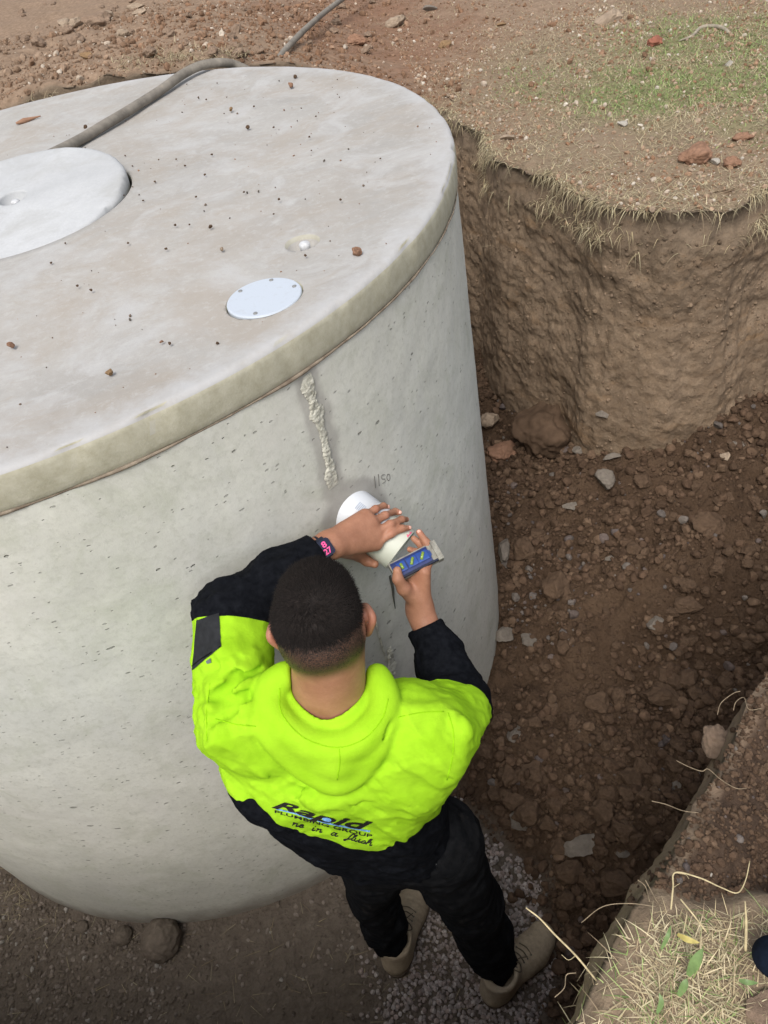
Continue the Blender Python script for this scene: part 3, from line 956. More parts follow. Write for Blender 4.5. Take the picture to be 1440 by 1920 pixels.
# hose -----------------------------------------------------------------------------
def zg(x, y):
    """height of the ground surface round the pit"""
    x = np.asarray(x, float); y = np.asarray(y, float)
    return G + mound(x, y)
hz = TH + .012
hp = [(at_z(128, 280, TH)) + [-.03, -.14, .03], at_z(150, 262, hz) , at_z(195, 235, hz), at_z(245, 205, hz), at_z(300, 170, hz), at_z(345, 138, hz + .01), at_z(385, 121, hz + .012)]
e = hp[-1]
hp += [e + [.10, .06, -.03], e + [.2, .2, -.13], at_z(470, 135, 1.72) + [0, .1, 0], at_z(508, 122, 1.78), at_z(540, 88, 1.79), at_z(580, 48, 1.78), at_z(640, 0, 1.70), at_z(760, -80, 1.62)]
hose = tube('hose', hp, .0165, None, None, 14, 10)
m = NT('dusty_hose', .85, .2)
m.col(m.ramp(m.noise(14, 5, .7), [(.3, (.14, .125, .105)), (.6, (.24, .215, .18)), (.8, (.32, .27, .21))])); m.bump(m.noise(60, 4), .4, .003)
hose.data.materials.append(m.m)
tag(hose, 'dusty grey flexible hose lying over the lid and onto the earth', 'hose')

# ================================================================== SCULPTING BY DISTANCE FIELDS
class Blob:
    """smooth union of round cones (optionally flattened along one direction)"""
    def __init__(s, k=.01): s.k = k; s.p = []
    def add(s, a, b, r1, r2=None, n=None, f=1.):
        """f > 1 flattens the cone along n by that factor"""
        s.p.append((np.array(a, float), np.array(b, float), r1, r1 if r2 is None else r2, n, f)); return s
    def chain(s, P, R, n=None, f=1.):
        for i in range(len(P) - 1): s.add(P[i], P[i + 1], R[i], R[i + 1], n, f)
        return s
    def pack(s):
        s.A = np.array([p[0] for p in s.p]); s.B = np.array([p[1] for p in s.p])
        s.r1 = np.array([p[2] for p in s.p]); s.r2 = np.array([p[3] for p in s.p])
        s.N = np.array([np.zeros(3) if p[4] is None else np.array(p[4], float) / np.linalg.norm(p[4]) for p in s.p])
        s.f = np.array([p[5] for p in s.p])
        s.D = s.B - s.A; s.dd = (s.D ** 2).sum(1) + 1e-12
    def __call__(s, P, c=None, R=None):
        if not hasattr(s, 'A'): s.pack()
        idx = np.arange(len(s.p))
        if c is not None:
            t = np.clip(((c - s.A) * s.D).sum(1) / s.dd, 0, 1)
            d = np.linalg.norm(c - (s.A + t[:, None] * s.D), axis=1) - np.maximum(s.r1, s.r2)
            idx = idx[d < R + 6 * s.k + .004]
            if not len(idx): return np.full(len(P), max(float(d.min()) - R, .001))
        A, D = s.A[idx], s.D[idx]
        q = P[None] - A[:, None]
        t = np.clip((q * D[:, None]).sum(2) / s.dd[idx][:, None], 0, 1)
        q = q - t[..., None] * D[:, None]
        n = s.N[idx]
        al = (q * n[:, None]).sum(2)
        q = q + n[:, None] * (al * (s.f[idx] - 1)[:, None])[..., None]
        d = np.sqrt((q ** 2).sum(2)) - (s.r1[idx][:, None] * (1 - t) + s.r2[idx][:, None] * t)
        m = d.min(0)
        return m - s.k * np.log(np.exp(-np.minimum((d - m) / s.k, 30)).sum(0))

def smin(a, b, k):
    h = np.clip(.5 + .5 * (b - a) / k, 0, 1)
    return b * (1 - h) + a * h - k * h * (1 - h)
def smax(a, b, k): return -smin(-a, -b, k)

def sculpt(f, lo, hi, h, B=12):
    """surface nets over the zero set of f(P, centre, radius) inside the box, visiting only blocks near the surface"""
    lo = np.array(lo, float); hi = np.array(hi, float)
    nb = np.ceil((hi - lo) / (h * B)).astype(int)
    n = nb * B + 1
    Fd = np.full(n, 1., np.float32)
    ci = np.stack(np.meshgrid(*[np.arange(k) for k in nb], indexing='ij'), -1).reshape(-1, 3)
    cen = lo + (ci + .5) * B * h
    rad = B * h * .5 * 3 ** .5
    g = np.arange(B + 1)
    loc = np.stack(np.meshgrid(g, g, g, indexing='ij'), -1).reshape(-1, 3)
    val = np.concatenate([f(cen[k:k + 4000], None, None) for k in range(0, len(cen), 4000)])
    for c_, x, v in zip(ci, cen, val):
        sl_ = tuple(slice(a * B, a * B + B + 1) for a in c_)
        if abs(v) < rad * 1.9 + .01:
            Fd[sl_] = f(lo + (c_ * B + loc) * h, x, rad).reshape(B + 1, B + 1, B + 1)
        elif v < 0: Fd[sl_] = -1
    ins = Fd < 0
    s = sum(ins[a:n[0] - 1 + a, b:n[1] - 1 + b, c:n[2] - 1 + c].astype(np.int8) for a in (0, 1) for b in (0, 1) for c in (0, 1))
    cells = np.argwhere((s > 0) & (s < 8))
    m = n - 1
    fid = (cells[:, 0] * m[1] + cells[:, 1]) * m[2] + cells[:, 2]
    cv = {}
    for a in (0, 1):
        for b in (0, 1):
            for c in (0, 1): cv[a, b, c] = Fd[cells[:, 0] + a, cells[:, 1] + b, cells[:, 2] + c].astype(float)
    acc = np.zeros((len(cells), 3)); cnt = np.zeros(len(cells))
    cs = list(cv)
    for a in cs:
        for ax in range(3):
            if a[ax]: continue
            b = tuple(1 if i == ax else a[i] for i in range(3))
            x = (cv[a] < 0) != (cv[b] < 0)
            t = np.where(x, cv[a] / np.where(x, cv[a] - cv[b], 1), 0)
            p = np.array(a, float)[None] + np.eye(3)[ax][None] * t[:, None]
            acc += p * x[:, None]; cnt += x
    V = lo + (cells + acc / cnt[:, None]) * h
    Q = []
    for ax in range(3):
        o1, o2 = [(1, 2), (2, 0), (0, 1)][ax]
        sA = [slice(None)] * 3; sB = [slice(None)] * 3
        sA[ax] = slice(0, -1); sB[ax] = slice(1, None)
        x = ins[tuple(sA)] != ins[tuple(sB)]
        E_ = np.argwhere(x)
        ok = (E_[:, o1] > 0) & (E_[:, o2] > 0) & (E_[:, o1] < m[o1]) & (E_[:, o2] < m[o2])
        E_ = E_[ok]
        neg = ins[tuple(E_.T)]
        ids = []
        for da, db in ((-1, -1), (0, -1), (0, 0), (-1, 0)):
            q = E_.copy(); q[:, o1] += da; q[:, o2] += db
            ids.append(np.searchsorted(fid, (q[:, 0] * m[1] + q[:, 1]) * m[2] + q[:, 2]))
        q = np.stack(ids, 1)
        q[~neg] = q[~neg][:, ::-1]
        Q.append(q)
    return V, np.vstack(Q)

def march(f, px, py, t0=.9, t1=3., off=0.):
    """first point of a surface seen at a photo pixel"""
    d = ray(px, py); d = d / np.linalg.norm(d)
    ts = np.arange(t0, t1, .004)
    v = f(CAM + d * ts[:, None], None, None) - off
    k = np.argmax(v < 0)
    if v[k] >= 0: return None
    a, b = ts[k - 1], ts[k]
    u = v[k - 1] / (v[k - 1] - v[k])
    return CAM + d * (a + (b - a) * u)

# ================================================================== THE WORKER
def unit(v): v = np.asarray(v, float); return v / np.linalg.norm(v)
def chainR(n, *r): return list(np.interp(np.linspace(0, 1, n), np.linspace(0, 1, len(r)), r))
J = dict(shL=dep(452, 1348, 1.465), elL=dep(430, 1142, 1.535), wrL=dep(612, 1024, 1.628),
         shR=dep(808, 1372, 1.50), elR=dep(866, 1322, 1.700), wrR=dep(787, 1148, 1.728),
         neck=dep(616, 1322, 1.455), head=dep(601, 1160, 1.36),
         hipL=dep(712, 1575, 1.90), hipR=dep(812, 1575, 1.87),
         knL=at_z(695, 1668, .50), knR=at_z(882, 1690, .50), anL=at_z(736, 1770, .09), anR=at_z(930, 1805, .09))
worker = thing('person', (J['anL'] + J['anR']) / 2 * np.array([1, 1, 0]), 'worker in bright yellow and black hooded top holding a level to the pipe', 'person')
RX = unit((J['shR'] - J['shL']) * [1, 1, .5])             # his right
RX0 = unit(RX * [1, 1, 0])
FY = unit(np.cross([0, 0, 1.], RX0))                      # his front

# ---- skin: one continuous body ---------------------------------------------------
HU = unit(np.array([.02, .30, 1.])); HF = unit(np.array([.03, 1., -.30])); HR = unit(np.cross(HF, HU)); HU = np.cross(HR, HF)
HC = J['head']
def hp_(r, f, u): return HC + HR * r + HF * f + HU * u
big = Blob(.014)
sp = [J['neck'], dep(634, 1410, 1.53), dep(652, 1490, 1.64), dep(690, 1550, 1.77), (J['hipL'] + J['hipR']) / 2]
for a, b, r1, r2, w1, w2 in ((0, 1, .07, .085, .10, .09), (1, 2, .085, .085, .09, .06), (2, 3, .085, .085, .06, .06), (3, 4, .075, .068, .05, .05)):
    for sgn in (-1, 1): big.add(sp[a] + RX * w1 * sgn * (0.55 if a == 0 else 1) - np.array([0, 0, .05 if a == 0 else 0]) + (FY * .03 if a else 0), sp[b] + RX0 * w2 * sgn + FY * .02, r1 * .8, r2)
big.add(J['neck'] - RX * .08 - [0, 0, .05], J['shL'], .04, .045); big.add(J['neck'] + RX * .08 - [0, 0, .05], J['shR'], .04, .045)
big.chain([J['shL'], J['elL'], J['wrL'] * .35 + J['elL'] * .65], [.044, .030, .034]); big.chain([J['shR'], J['elR'], J['wrR'] * .35 + J['elR'] * .65], [.044, .030, .034])
big.add(J['hipL'], J['knL'], .062, .046); big.add(J['knL'], J['anL'], .044, .027)
big.add(J['hipR'], J['knR'], .062, .046); big.add(J['knR'], J['anR'], .044, .027)
for s_ in ('L', 'R'):
    ft = at_z(795, 1668, 0) if s_ == 'L' else at_z(1022, 1750, 0)
    big.add(J['an' + s_], ft * .8 + J['an' + s_] * .2 * np.array([1, 1, 0]) + [0, 0, .052], .024, .018)
NB = J['neck'] + FY * .015
neck = Blob(.012)
neck.add(NB, hp_(0, -.022, -.075), .064, .058)
neck.add(NB - RX * .022, hp_(-.015, -.03, -.06), .045, .045); neck.add(NB + RX * .022, hp_(.015, -.03, -.06), .045, .045)
neck.add(NB + FY * .03, hp_(0, .03, -.10), .048, .04)
hd = Blob(.010)
hd.add(hp_(0, -.035, .018), hp_(0, .045, .014), .0705, .066)              # brain case
hd.add(hp_(0, -.048, .003), hp_(0, .025, .027), .067, .060)
hd.add(hp_(-.012, -.03, -.02), hp_(.012, -.03, -.02), .064)
hd.add(hp_(0, .055, -.02), hp_(0, .060, -.085), .050, .032)              # face down to the chin
hd.add(hp_(-.045, .01, -.075), hp_(-.018, .075, -.105), .020, .017); hd.add(hp_(.045, .01, -.075), hp_(.018, .075, -.105), .020, .017)   # jaw
hd.add(hp_(-.035, .075, -.03), hp_(.035, .075, -.03), .026)              # cheeks
hd.add(hp_(-.028, .097, .012), hp_(.028, .097, .012), .014)              # brow
face = Blob(.0035)
face.add(hp_(0, .108, .002), hp_(0, .128, -.032), .008, .011)            # nose
face.add(hp_(-.012, .115, -.036), hp_(.012, .115, -.036), .0085)
face.add(hp_(-.016, .106, -.062), hp_(.016, .106, -.062), .008); face.add(hp_(-.013, .105, -.071), hp_(.013, .105, -.071), .0075)
for sg in (-1, 1): face.add(hp_(sg * .030, .098, -.006), hp_(sg * .032, .098, -.006), .011)   # lids over the eyes
ears = Blob(.0025)
for sg in (-1, 1):
    e = [hp_(sg * .073, .020, -.050), hp_(sg * .079, .000, -.052), hp_(sg * .091, -.017, -.024), hp_(sg * .096, -.018, -.004), hp_(sg * .088, -.001, .008), hp_(sg * .077, .012, .000)]
    e = list(catmull(np.array(e), 4))
    ears.chain(e, chainR(len(e), .0055, .005, .0042, .0042, .0042, .004))
    ears.add(hp_(sg * .074, .006, -.036), hp_(sg * .079, -.004, -.006), .013, .015, HR + HF * .35 * sg, 3.2)

def ph(px, py, ex=0., R=None, side=1):
    """point resting on the pipe at a photo pixel, a finger's radius away from it"""
    R = (RP if R is None else R) + .0085 + ex
    d = ray(px, py); o_ = CAM - PIPE_B
    dp = d - PIPE_D * (d @ PIPE_D); op = o_ - PIPE_D * (o_ @ PIPE_D)
    a, b, c = dp @ dp, 2 * dp @ op, op @ op - R * R
    disc = b * b - 4 * a * c
    t = (-b - math.sqrt(disc)) / 2 / a if disc > 0 else -b / 2 / a
    return CAM + d * t
hand = Blob(.0028)
wL = J['wrL']
kn = {'i': ph(704, 1019, .006), 'm': ph(702, 1000, .010), 'r': ph(695, 981, .012, RC), 'p': ph(684, 967, .009, RC)}
fin = {'i': [kn['i'], ph(733, 1001, .004), ph(754, 991, .001), ph(766, 990)],
       'm': [kn['m'], ph(732, 983, .006), ph(753, 974, .001), ph(762, 974)],
       'r': [kn['r'], ph(722, 966, .003, .057), ph(741, 959), ph(749, 961)],
       'p': [kn['p'], ph(704, 954, .003, RC), ph(719, 948, .001), ph(726, 950)]}
rad = {'i': (.0115, .0088, .0078, .0068), 'm': (.0115, .0090, .0079, .0069), 'r': (.0110, .0084, .0074, .0065), 'p': (.0100, .0076, .0066, .0058)}
VW = -unit(ray(680, 1005))
pal = Blob(.007)
fore = J['elL'] * .62 + J['wrL'] * .38
pal.chain([fore, J['elL'] * .12 + J['wrL'] * .88, wL, wL + (kn['m'] - wL) * .12], [.040, .028, .0255, .026], VW, 1.12)
for k_, r_ in (('i', .0145), ('m', .0140), ('r', .0135), ('p', .0125)):
    pal.add(wL + (kn[k_] - wL) * .12, kn[k_], .021, r_, VW, 1.15)
    pal.add(wL + (kn[k_] - wL) * .45 - VW * .008, kn[k_] - VW * .006, .018, .012)
for k_ in 'imrp': hand.chain(fin[k_], rad[k_])
th_ = [wL + (kn['i'] - wL) * .25 - VW * .006 + (kn['i'] - kn['p']) * .12, ph(672, 1040, .008), ph(688, 1052, .004), ph(703, 1058, .001)]
hand.chain(th_, [.020, .0155, .0118, .0095])
# right hand: comes up under the level, thumb in front of it, fingers behind
handR = Blob(.0028); palR = Blob(.007)
wR = J['wrR']
LB = LC
kR = {'i': dep(796, 1072, 1.668), 'm': dep(789, 1077, 1.682), 'r': dep(780, 1083, 1.694), 'p': dep(770, 1090, 1.704)}
VR = unit(np.cross(kR['i'] - kR['p'], kR['m'] - wR))
foreR = J['elR'] * .60 + J['wrR'] * .40
palR.chain([foreR, J['elR'] * .12 + J['wrR'] * .88, wR, wR + (kR['m'] - wR) * .12], [.040, .0275, .0245, .025])
for k_, r_ in (('i', .0135), ('m', .013), ('r', .0125), ('p', .0115)):
    palR.add(wR + (kR[k_] - wR) * .12, kR[k_], .020, r_, VR, 1.1)
finR = {'i': [kR['i'], dep(808, 1044, 1.688), dep(800, 1018, 1.690), dep(786, 998, 1.684)],
        'm': [kR['m'], dep(803, 1050, 1.706), dep(792, 1024, 1.704), dep(776, 1010, 1.70)],
        'r': [kR['r'], dep(793, 1060, 1.722), dep(782, 1036, 1.716), dep(768, 1030, 1.712)],
        'p': [kR['p'], dep(776, 1070, 1.720), dep(765, 1056, 1.712), dep(757, 1052, 1.704)]}
radR = {'i': (.0120, .0098, .0086, .0076), 'm': (.0120, .0098, .0086, .0076), 'r': (.0115, .0092, .0080, .0070), 'p': (.0105, .0084, .0074, .0064)}
for k_ in 'imrp': handR.chain(finR[k_], radR[k_])
palR.add(wR + (kR['i'] - wR) * .2, dep(757, 1102, 1.668), .019, .014)
handR.chain([wR + (kR['p'] - wR) * .35, dep(757, 1104, 1.664), dep(746, 1086, 1.646), dep(745, 1070, 1.640)], [.018, .0150, .0118, .0098])

parts_ = [(big, .02), (neck, .02), (hd, .018), (pal, .008), (palR, .008), (face, .005), (ears, .003), (hand, .004), (handR, .004)]
def body_f(P, c, R):
    v = None
    for b, k in parts_:
        q = b(P, c, R)
        v = q if v is None else smin(v, q, k)
    # eye sockets
    for sg in (-1, 1):
        s = np.linalg.norm(P - hp_(sg * .031, .112, -.004), axis=1) - .010
        v = smax(v, -s, .006)
    return v
bv = np.vstack([q[0] for b, _ in parts_ for q in b.p] + [q[1] for b, _ in parts_ for q in b.p])
BLO, BHI = bv.min(0) - .12, bv.max(0) + .12
V, Q = sculpt(body_f, BLO, BHI, .0030)
# material masks: stubble where the hair is clipped short, redder knuckles and ears
L_ = np.stack([(V - HC) @ HR, (V - HC) @ HF, (V - HC) @ HU], 1)
onhead = np.linalg.norm(V - HC, axis=1) < .17
hairline = L_[:, 2] + .25 * (L_[:, 1] + .06) * (L_[:, 1] < .02)          # height above the nape
fade = sst(-.080, -.030, L_[:, 2] - .55 * np.maximum(L_[:, 1], 0)) * sst(.085, .045, L_[:, 1])
stub = np.where(onhead, fade, 0)
beard = np.where(onhead, sst(.0, .035, L_[:, 1]) * sst(-.020, -.05, L_[:, 2]) * sst(-.15, -.12, L_[:, 2]) * .85, 0)
isear = np.where(onhead, sst(.074, .080, np.abs(L_[:, 0])) * sst(.05, .02, np.abs(L_[:, 2] + .02)), 0)
stub = np.maximum(stub * (1 - isear), beard)
m = NT('skin', .52, .35)
n1 = m.noise(22, 4, .6); n2 = m.noise(220, 3, .6)
c = m.ramp(n1, [(.3, (.30, .135, .078)), (.7, (.42, .205, .125))])
c = m.mix(m.attr('flush'), c, (.47, .17, .115))
c = m.mix(m.ramp(n2, [(.35, .18), (.65, 0.)]), c, (.22, .095, .06))
stc = m.math('MULTIPLY', m.attr('stubble'), m.ramp(m.noise(420, 2, .6), [(.30, .72), (.62, 1.)]))
c = m.mix(stc, c, (.020, .016, .013))
m.col(c)
m.b.inputs['Subsurface Weight'].default_value = .06
m.b.inputs['Subsurface Radius'].default_value = (.01, .004, .002)
b1 = m.bump(n2, .25, .0012)
m.bump(m.vor(330), .2, .0006, b1)
SKIN = m.m
tips = [fin[k_][3] for k_ in 'imrp'] + [finR['i'][3]] + [fin[k_][1] for k_ in 'imrp']
fl = np.zeros(len(V))
for tp in tips: fl = np.maximum(fl, .45 * sst(.014, .004, np.linalg.norm(V - tp, axis=1)))
body = mesh_obj('body', V, Q, SKIN, worker, attrs={'stubble': stub, 'flush': np.maximum(fl, isear * .25)})

# fingernails
NAIL = plain('fingernail', (.62, .36, .28), .35, .4, .1)
for ch in [fin[k_] for k_ in 'imrp'] + [finR['i']]:
    tp, pv_ = ch[3], ch[2]
    d_ = unit(tp - pv_); nrm = unit(CAM - tp); nrm = unit(nrm - d_ * (nrm @ d_) + np.array([0, 0, .3])); s_ = np.cross(d_, nrm)
    Vn, Fn = ICO[2]
    W = tp + d_ * .0015 + nrm * .0052 + Vn[:, :1] * d_ * .0052 + Vn[:, 1:2] * s_ * .0046 + Vn[:, 2:] * nrm * .0021
    mesh_obj('fingernail', W, None, NAIL, body, F3=Fn)

# ---- hair ---------------------------------------------------------------------------
def phi_h(P): return 3 * np.arctan2((P - lev[-1][0]) @ RX0, (P - lev[-1][0]) @ FY)
WH = hp_(.004, -.062, .066)                     # the whorl on the crown
def head_f(P, c, R): return smin(smin(hd(P, c, R), neck(P, c, R), .018), ears(P, c, R) + 1, .003)
def hair_f(P, c, R):
    l = np.stack([(P - HC) @ HR, (P - HC) @ HF, (P - HC) @ HU], 1)
    t = sst(.004, .058, l[:, 2] - .65 * np.maximum(l[:, 1], 0) )
    fr = sst(.085, .055, l[:, 1] - .2 * l[:, 2])
    dw = np.linalg.norm(P - WH, axis=1)
    th = -.0035 + .0110 * t * fr - .016 * np.exp(-(dw / .012) ** 2) - .004 * np.exp(-(dw / .022) ** 2)
    th = th + .0010 * fbm(P, 70, 2, .5, 120)
    return hd(P, c, R) - th
Vh, Qh = sculpt(hair_f, HC - .15, HC + .15, .0035)
m = NT('black_hair', .55, .12)
m.col(m.ramp(m.noise(160, 4, .7), [(.3, (.007, .0055, .005)), (.7, (.026, .020, .017))]))
m.bump(m.noise(300, 3, .7), .7, .003)
hair = mesh_obj('hair', Vh, Qh, m.m, worker)
# short strands combed out from the whorl
r = np.random.default_rng(5)
cand = Vh[r.integers(0, len(Vh), 60000)] + r.normal(scale=.001, size=(60000, 3))
l = np.stack([(cand - HC) @ HR, (cand - HC) @ HF, (cand - HC) @ HU], 1)
t = sst(-.004, .050, l[:, 2] - .65 * np.maximum(l[:, 1], 0)) * sst(.09, .06, l[:, 1] - .2 * l[:, 2])
tk = sst(-.070, .020, l[:, 2] - .65 * np.maximum(l[:, 1], 0)) * sst(.09, .06, l[:, 1] - .2 * l[:, 2]) * sst(.008, .024, np.linalg.norm(cand - WH, axis=1))
keep = (r.random(len(cand)) < tk) & (r.random(len(cand)) < .75)
cand, l, t = cand[keep], l[keep], t[keep]
eps = .002
gr = np.stack([hd(cand + np.eye(3)[k] * eps) - hd(cand - np.eye(3)[k] * eps) for k in range(3)], 1)
gr /= np.linalg.norm(gr, axis=1)[:, None]
away = cand - WH; dw = np.linalg.norm(away, axis=1)[:, None]
away /= dw + 1e-6
tan = away - gr * (away * gr).sum(1)[:, None]
sw = np.cross(gr, tan)
tan = tan + sw * .7 * np.exp(-dw / .05)
tan /= np.linalg.norm(tan, axis=1)[:, None] + 1e-9
D = tan + gr * .42 + r.normal(scale=.22, size=tan.shape)
D /= np.linalg.norm(D, axis=1)[:, None]
Ls = (.0022 + .0125 * t)[:, None] * r.uniform(.7, 1.2, (len(t), 1))
S_ = np.cross(D, gr); S_ /= np.linalg.norm(S_, axis=1)[:, None]
wd_ = .00042
base = cand + gr * (.0030 * (1 - t)[:, None] ** 2 - .001)
V4 = np.stack([base - S_ * wd_, base + S_ * wd_, base + D * Ls * .6 + gr * .0006, base + D * Ls - gr * .0005 * 0], 1).reshape(-1, 3)
k4 = np.arange(len(base))[:, None] * 4
mesh_obj('hair_strand', V4, None, m.m, hair, F3=np.vstack([k4 + [[0, 1, 2]], k4 + [[1, 3, 2]], k4 + [[0, 2, 3]]]))['kind'] = 'stuff'

# ---- hooded top ----------------------------------------------------------------------
FLU = (.50, .98, .012)
tor = Blob(.010)
lev = [(dep(628, 1372, 1.500), .150, .088), (dep(640, 1428, 1.560), .128, .112), (dep(660, 1482, 1.650), .082, .108), (dep(688, 1530, 1.760), .070, .108), (dep(716, 1562, 1.850), .066, .112)]
for (a, w1, r1), (b, w2, r2) in zip(lev[:-1], lev[1:]):
    for sg in (-1, 0, 1): tor.add(a + RX0 * w1 * sg, b + RX0 * w2 * sg, r1, r2)
tor.add(J['neck'] - RX * .03, lev[0][0] - RX * .13, .07, .075); tor.add(J['neck'] + RX * .03, lev[0][0] + RX * .13, .07, .075)
slv = Blob(.012)
def along(a, b, t): return a * (1 - t) + b * t
slv.chain([along(lev[0][0] - RX * .12, J['shL'], .3), J['shL'], along(J['shL'], J['elL'], .55), J['elL']], [.085, .079, .068, .060])
slv.chain([J['elL'], along(J['elL'], J['wrL'], .5), along(J['elL'], J['wrL'], .86)], [.056, .051, .035])
slv.chain([along(lev[0][0] + RX * .12, J['shR'], .3), J['shR'], along(J['shR'], J['elR'], .55), J['elR']], [.085, .079, .069, .058])
slv.chain([J['elR'], along(J['elR'], J['wrR'], .5), along(J['elR'], J['wrR'], .80)], [.054, .049, .035])
yoke = Blob(.008)
# hood: a thick rolled edge round the neck and a limp pouch hanging down the back
def bk(px, py, off=0.):
    p = march(lambda P, c, R: smin(tor(P), slv(P), .03), px, py)
    return p - unit(ray(px, py)) * off
rim_ = np.array([dep(538, 1262, 1.412), bk(503, 1300, .008), bk(532, 1358, .012), bk(585, 1392, .014), bk(640, 1398, .016), bk(690, 1372, .012), bk(722, 1318, .010), dep(706, 1264, 1.440)])
rim_c = catmull(rim_, 8)
hood = Blob(.006)
hood.chain(rim_c, chainR(len(rim_c), .020, .021, .020, .020, .020, .020, .019))
vee = np.array([bk(489, 1318, .0), bk(505, 1378, .004), bk(548, 1424, .006), bk(592, 1452, .008), bk(634, 1466, .009), bk(676, 1444, .008), bk(712, 1398, .006), bk(742, 1330, .0)])
vee_c = catmull(vee, 5)
hood.chain(vee_c, chainR(len(vee_c), .008, .012, .013, .014, .015, .014, .012, .008))
tipc = bk(630, 1425, .010)
for q in vee_c[4:-4:2]:
    a = rim_c[np.argmin(np.linalg.norm(rim_c - q, axis=1))]
    hood.add(a, q, .018, .011)
    hood.add(q, tipc, .012, .018)
crease = Blob(.003)
for pts_ in (((520, 1330), (560, 1400), (612, 1448)), ((575, 1418), (620, 1425), (660, 1420)), ((738, 1352), (700, 1402), (668, 1438)), ((636, 1408), (634, 1440), (626, 1466))):
    q = catmull(np.array([bk(*p, .026) for p in pts_]), 5)
    crease.chain(q, [.0035] * len(q))
# garment folds pressed in or raised along chosen lines
folds = Blob(.006); grooves = Blob(.006)
def fold(B, pts_, r_, off=0.):
    q = [bk(*p, off) for p in pts_]
    q = catmull(np.array(q), 5); B.chain(q, chainR(len(q), r_ * .3, r_, r_ * .2))
for pts_ in (((395, 1290), (440, 1255), (478, 1240)), ((385, 1335), (440, 1290), (500, 1262)), ((400, 1370), (455, 1330), (500, 1325)), ((372, 1240), (420, 1225), (470, 1215)),
             ((730, 1350), (780, 1335), (830, 1330)), ((845, 1340), (862, 1380), (842, 1450)), ((520, 1470), (600, 1492), (690, 1494)), ((480, 1440), (560, 1478), (640, 1490))):
    fold(folds, pts_, .011, -.004)
for pts_ in (((392, 1312), (445, 1272), (490, 1252)), ((395, 1352), (450, 1312), (500, 1300)), ((500, 1462), (580, 1492), (700, 1508))):
    fold(grooves, pts_, .007, .004)
NA = unit(hp_(0, -.02, -.06) - NB)
def top_f(P, c, R):
    v = smin(tor(P, c, R), slv(P, c, R), .035)
    v = smin(v, folds(P, c, R), .016)
    v = smax(v, -grooves(P, c, R), .012)
    # soft random wrinkles
    wr = fbm(P @ np.array([[1, 0, 0], [0, 1, 0], [.5, .2, .45]]) + .02 * np.stack([noise(P * 9, 133)] * 3, 1), 9, 4, .6, 131, True)
    v = v - .0085 * (wr - .2) * sst(.0, .10, np.linalg.norm(P - NB, axis=1) - .10)
    v = smin(v, hood(P, c, R), .010)
    v = smax(v, -crease(P, c, R), .006)
    # opening round the neck
    q = P - NB; t = q @ NA
    d = np.linalg.norm(q - t[:, None] * NA, axis=1) - (.066 + .10 * np.maximum(t, 0) * 0)
    d = np.linalg.norm((q - t[:, None] * NA) * 1., axis=1) - .071
    v = smax(v, -np.maximum(d, -(t + .035)), .008)
    # ends
    for a, b, s_ in ((J['elL'], J['wrL'], .90), (J['elR'], J['wrR'], .86)):
        ax_ = unit(b - a); e_ = along(a, b, s_)
        near = np.linalg.norm(P - b, axis=1) < .12
        v = np.where(near, np.maximum(v, (P - e_) @ ax_), v)
        # knitted cuff: slightly narrower band
    hc = lev[-1][0]; hn = unit(np.array([-.12, -.22, -1.]))
    v = np.maximum(v, (P - hc) @ hn - .022 - .006 * np.sin(phi_h(P)))
    return v
V, Q = sculpt(top_f, tor_lo := np.minimum(BLO, BLO) * 0 + np.array([min(J['elL'][0], J['shL'][0]) - .12, lev[0][0][1] - .28, lev[-1][0][2] - .10]), np.array([J['elR'][0] + .14, J['wrL'][1] + .06, J['neck'][2] + .26]), .0042)
#print('top', V.min(0), V.max(0), len(V))
# colour regions as signed distances held in vertex attributes: >0 means black cloth
ls = V - lev[2][0]
su = (V - lev[2][0]) @ RX0; sf = (V - lev[2][0]) @ FY
phi = np.arctan2(su, -sf)                     # 0 at the middle of the back
torso_f = lambda P, c, R: smin(tor(P), slv(P), .03)
sm_px = [(452, 1494), (476, 1506), (502, 1524), (533, 1542), (582, 1558), (634, 1575), (690, 1589), (719, 1587), (763, 1570), (800, 1548), (818, 1530)]
sp_ = [q for q in (march(torso_f, *p) for p in sm_px) if q is not None]
sp_ = np.array(sp_)
pphi = np.arctan2((sp_ - lev[2][0]) @ RX0, -((sp_ - lev[2][0]) @ FY))
o_i = np.argsort(pphi)
zs = np.interp(phi, pphi[o_i], sp_[o_i, 2])
#print('seam', np.round(np.c_[pphi, sp_[:, 2]], 2).tolist())
black = zs - V[:, 2]
def seg_t(P, a, b):
    d = b - a; return ((P - a) @ d) / (d @ d)
tL = seg_t(V, J['shL'], J['elL']); dL = np.linalg.norm(V - (J['shL'] + np.clip(tL, 0, 1.3)[:, None] * (J['elL'] - J['shL'])), axis=1)
fL = seg_t(V, J['elL'], J['wrL']); dfL = np.linalg.norm(V - (J['elL'] + np.clip(fL, 0, 1)[:, None] * (J['wrL'] - J['elL'])), axis=1)
fR = seg_t(V, J['elR'], J['wrR']); dfR = np.linalg.norm(V - (J['elR'] + np.clip(fR, 0, 1)[:, None] * (J['wrR'] - J['elR'])), axis=1)
tR = seg_t(V, J['shR'], J['elR']); dR = np.linalg.norm(V - (J['shR'] + np.clip(tR, 0, 1.3)[:, None] * (J['elR'] - J['shR'])), axis=1)
uL = unit(J['elL'] - J['shL']); uR = unit(J['elR'] - J['shR'])
cutL = (V - along(J['shL'], J['elL'], .86)) @ unit(uL + .25 * unit(J['wrL'] - J['elL'])); cutR = (V - along(J['shR'], J['elR'], .80)) @ unit(uR + .9 * unit(J['wrR'] - J['elR']))
sleeve = slv(V) < tor(V) - .006
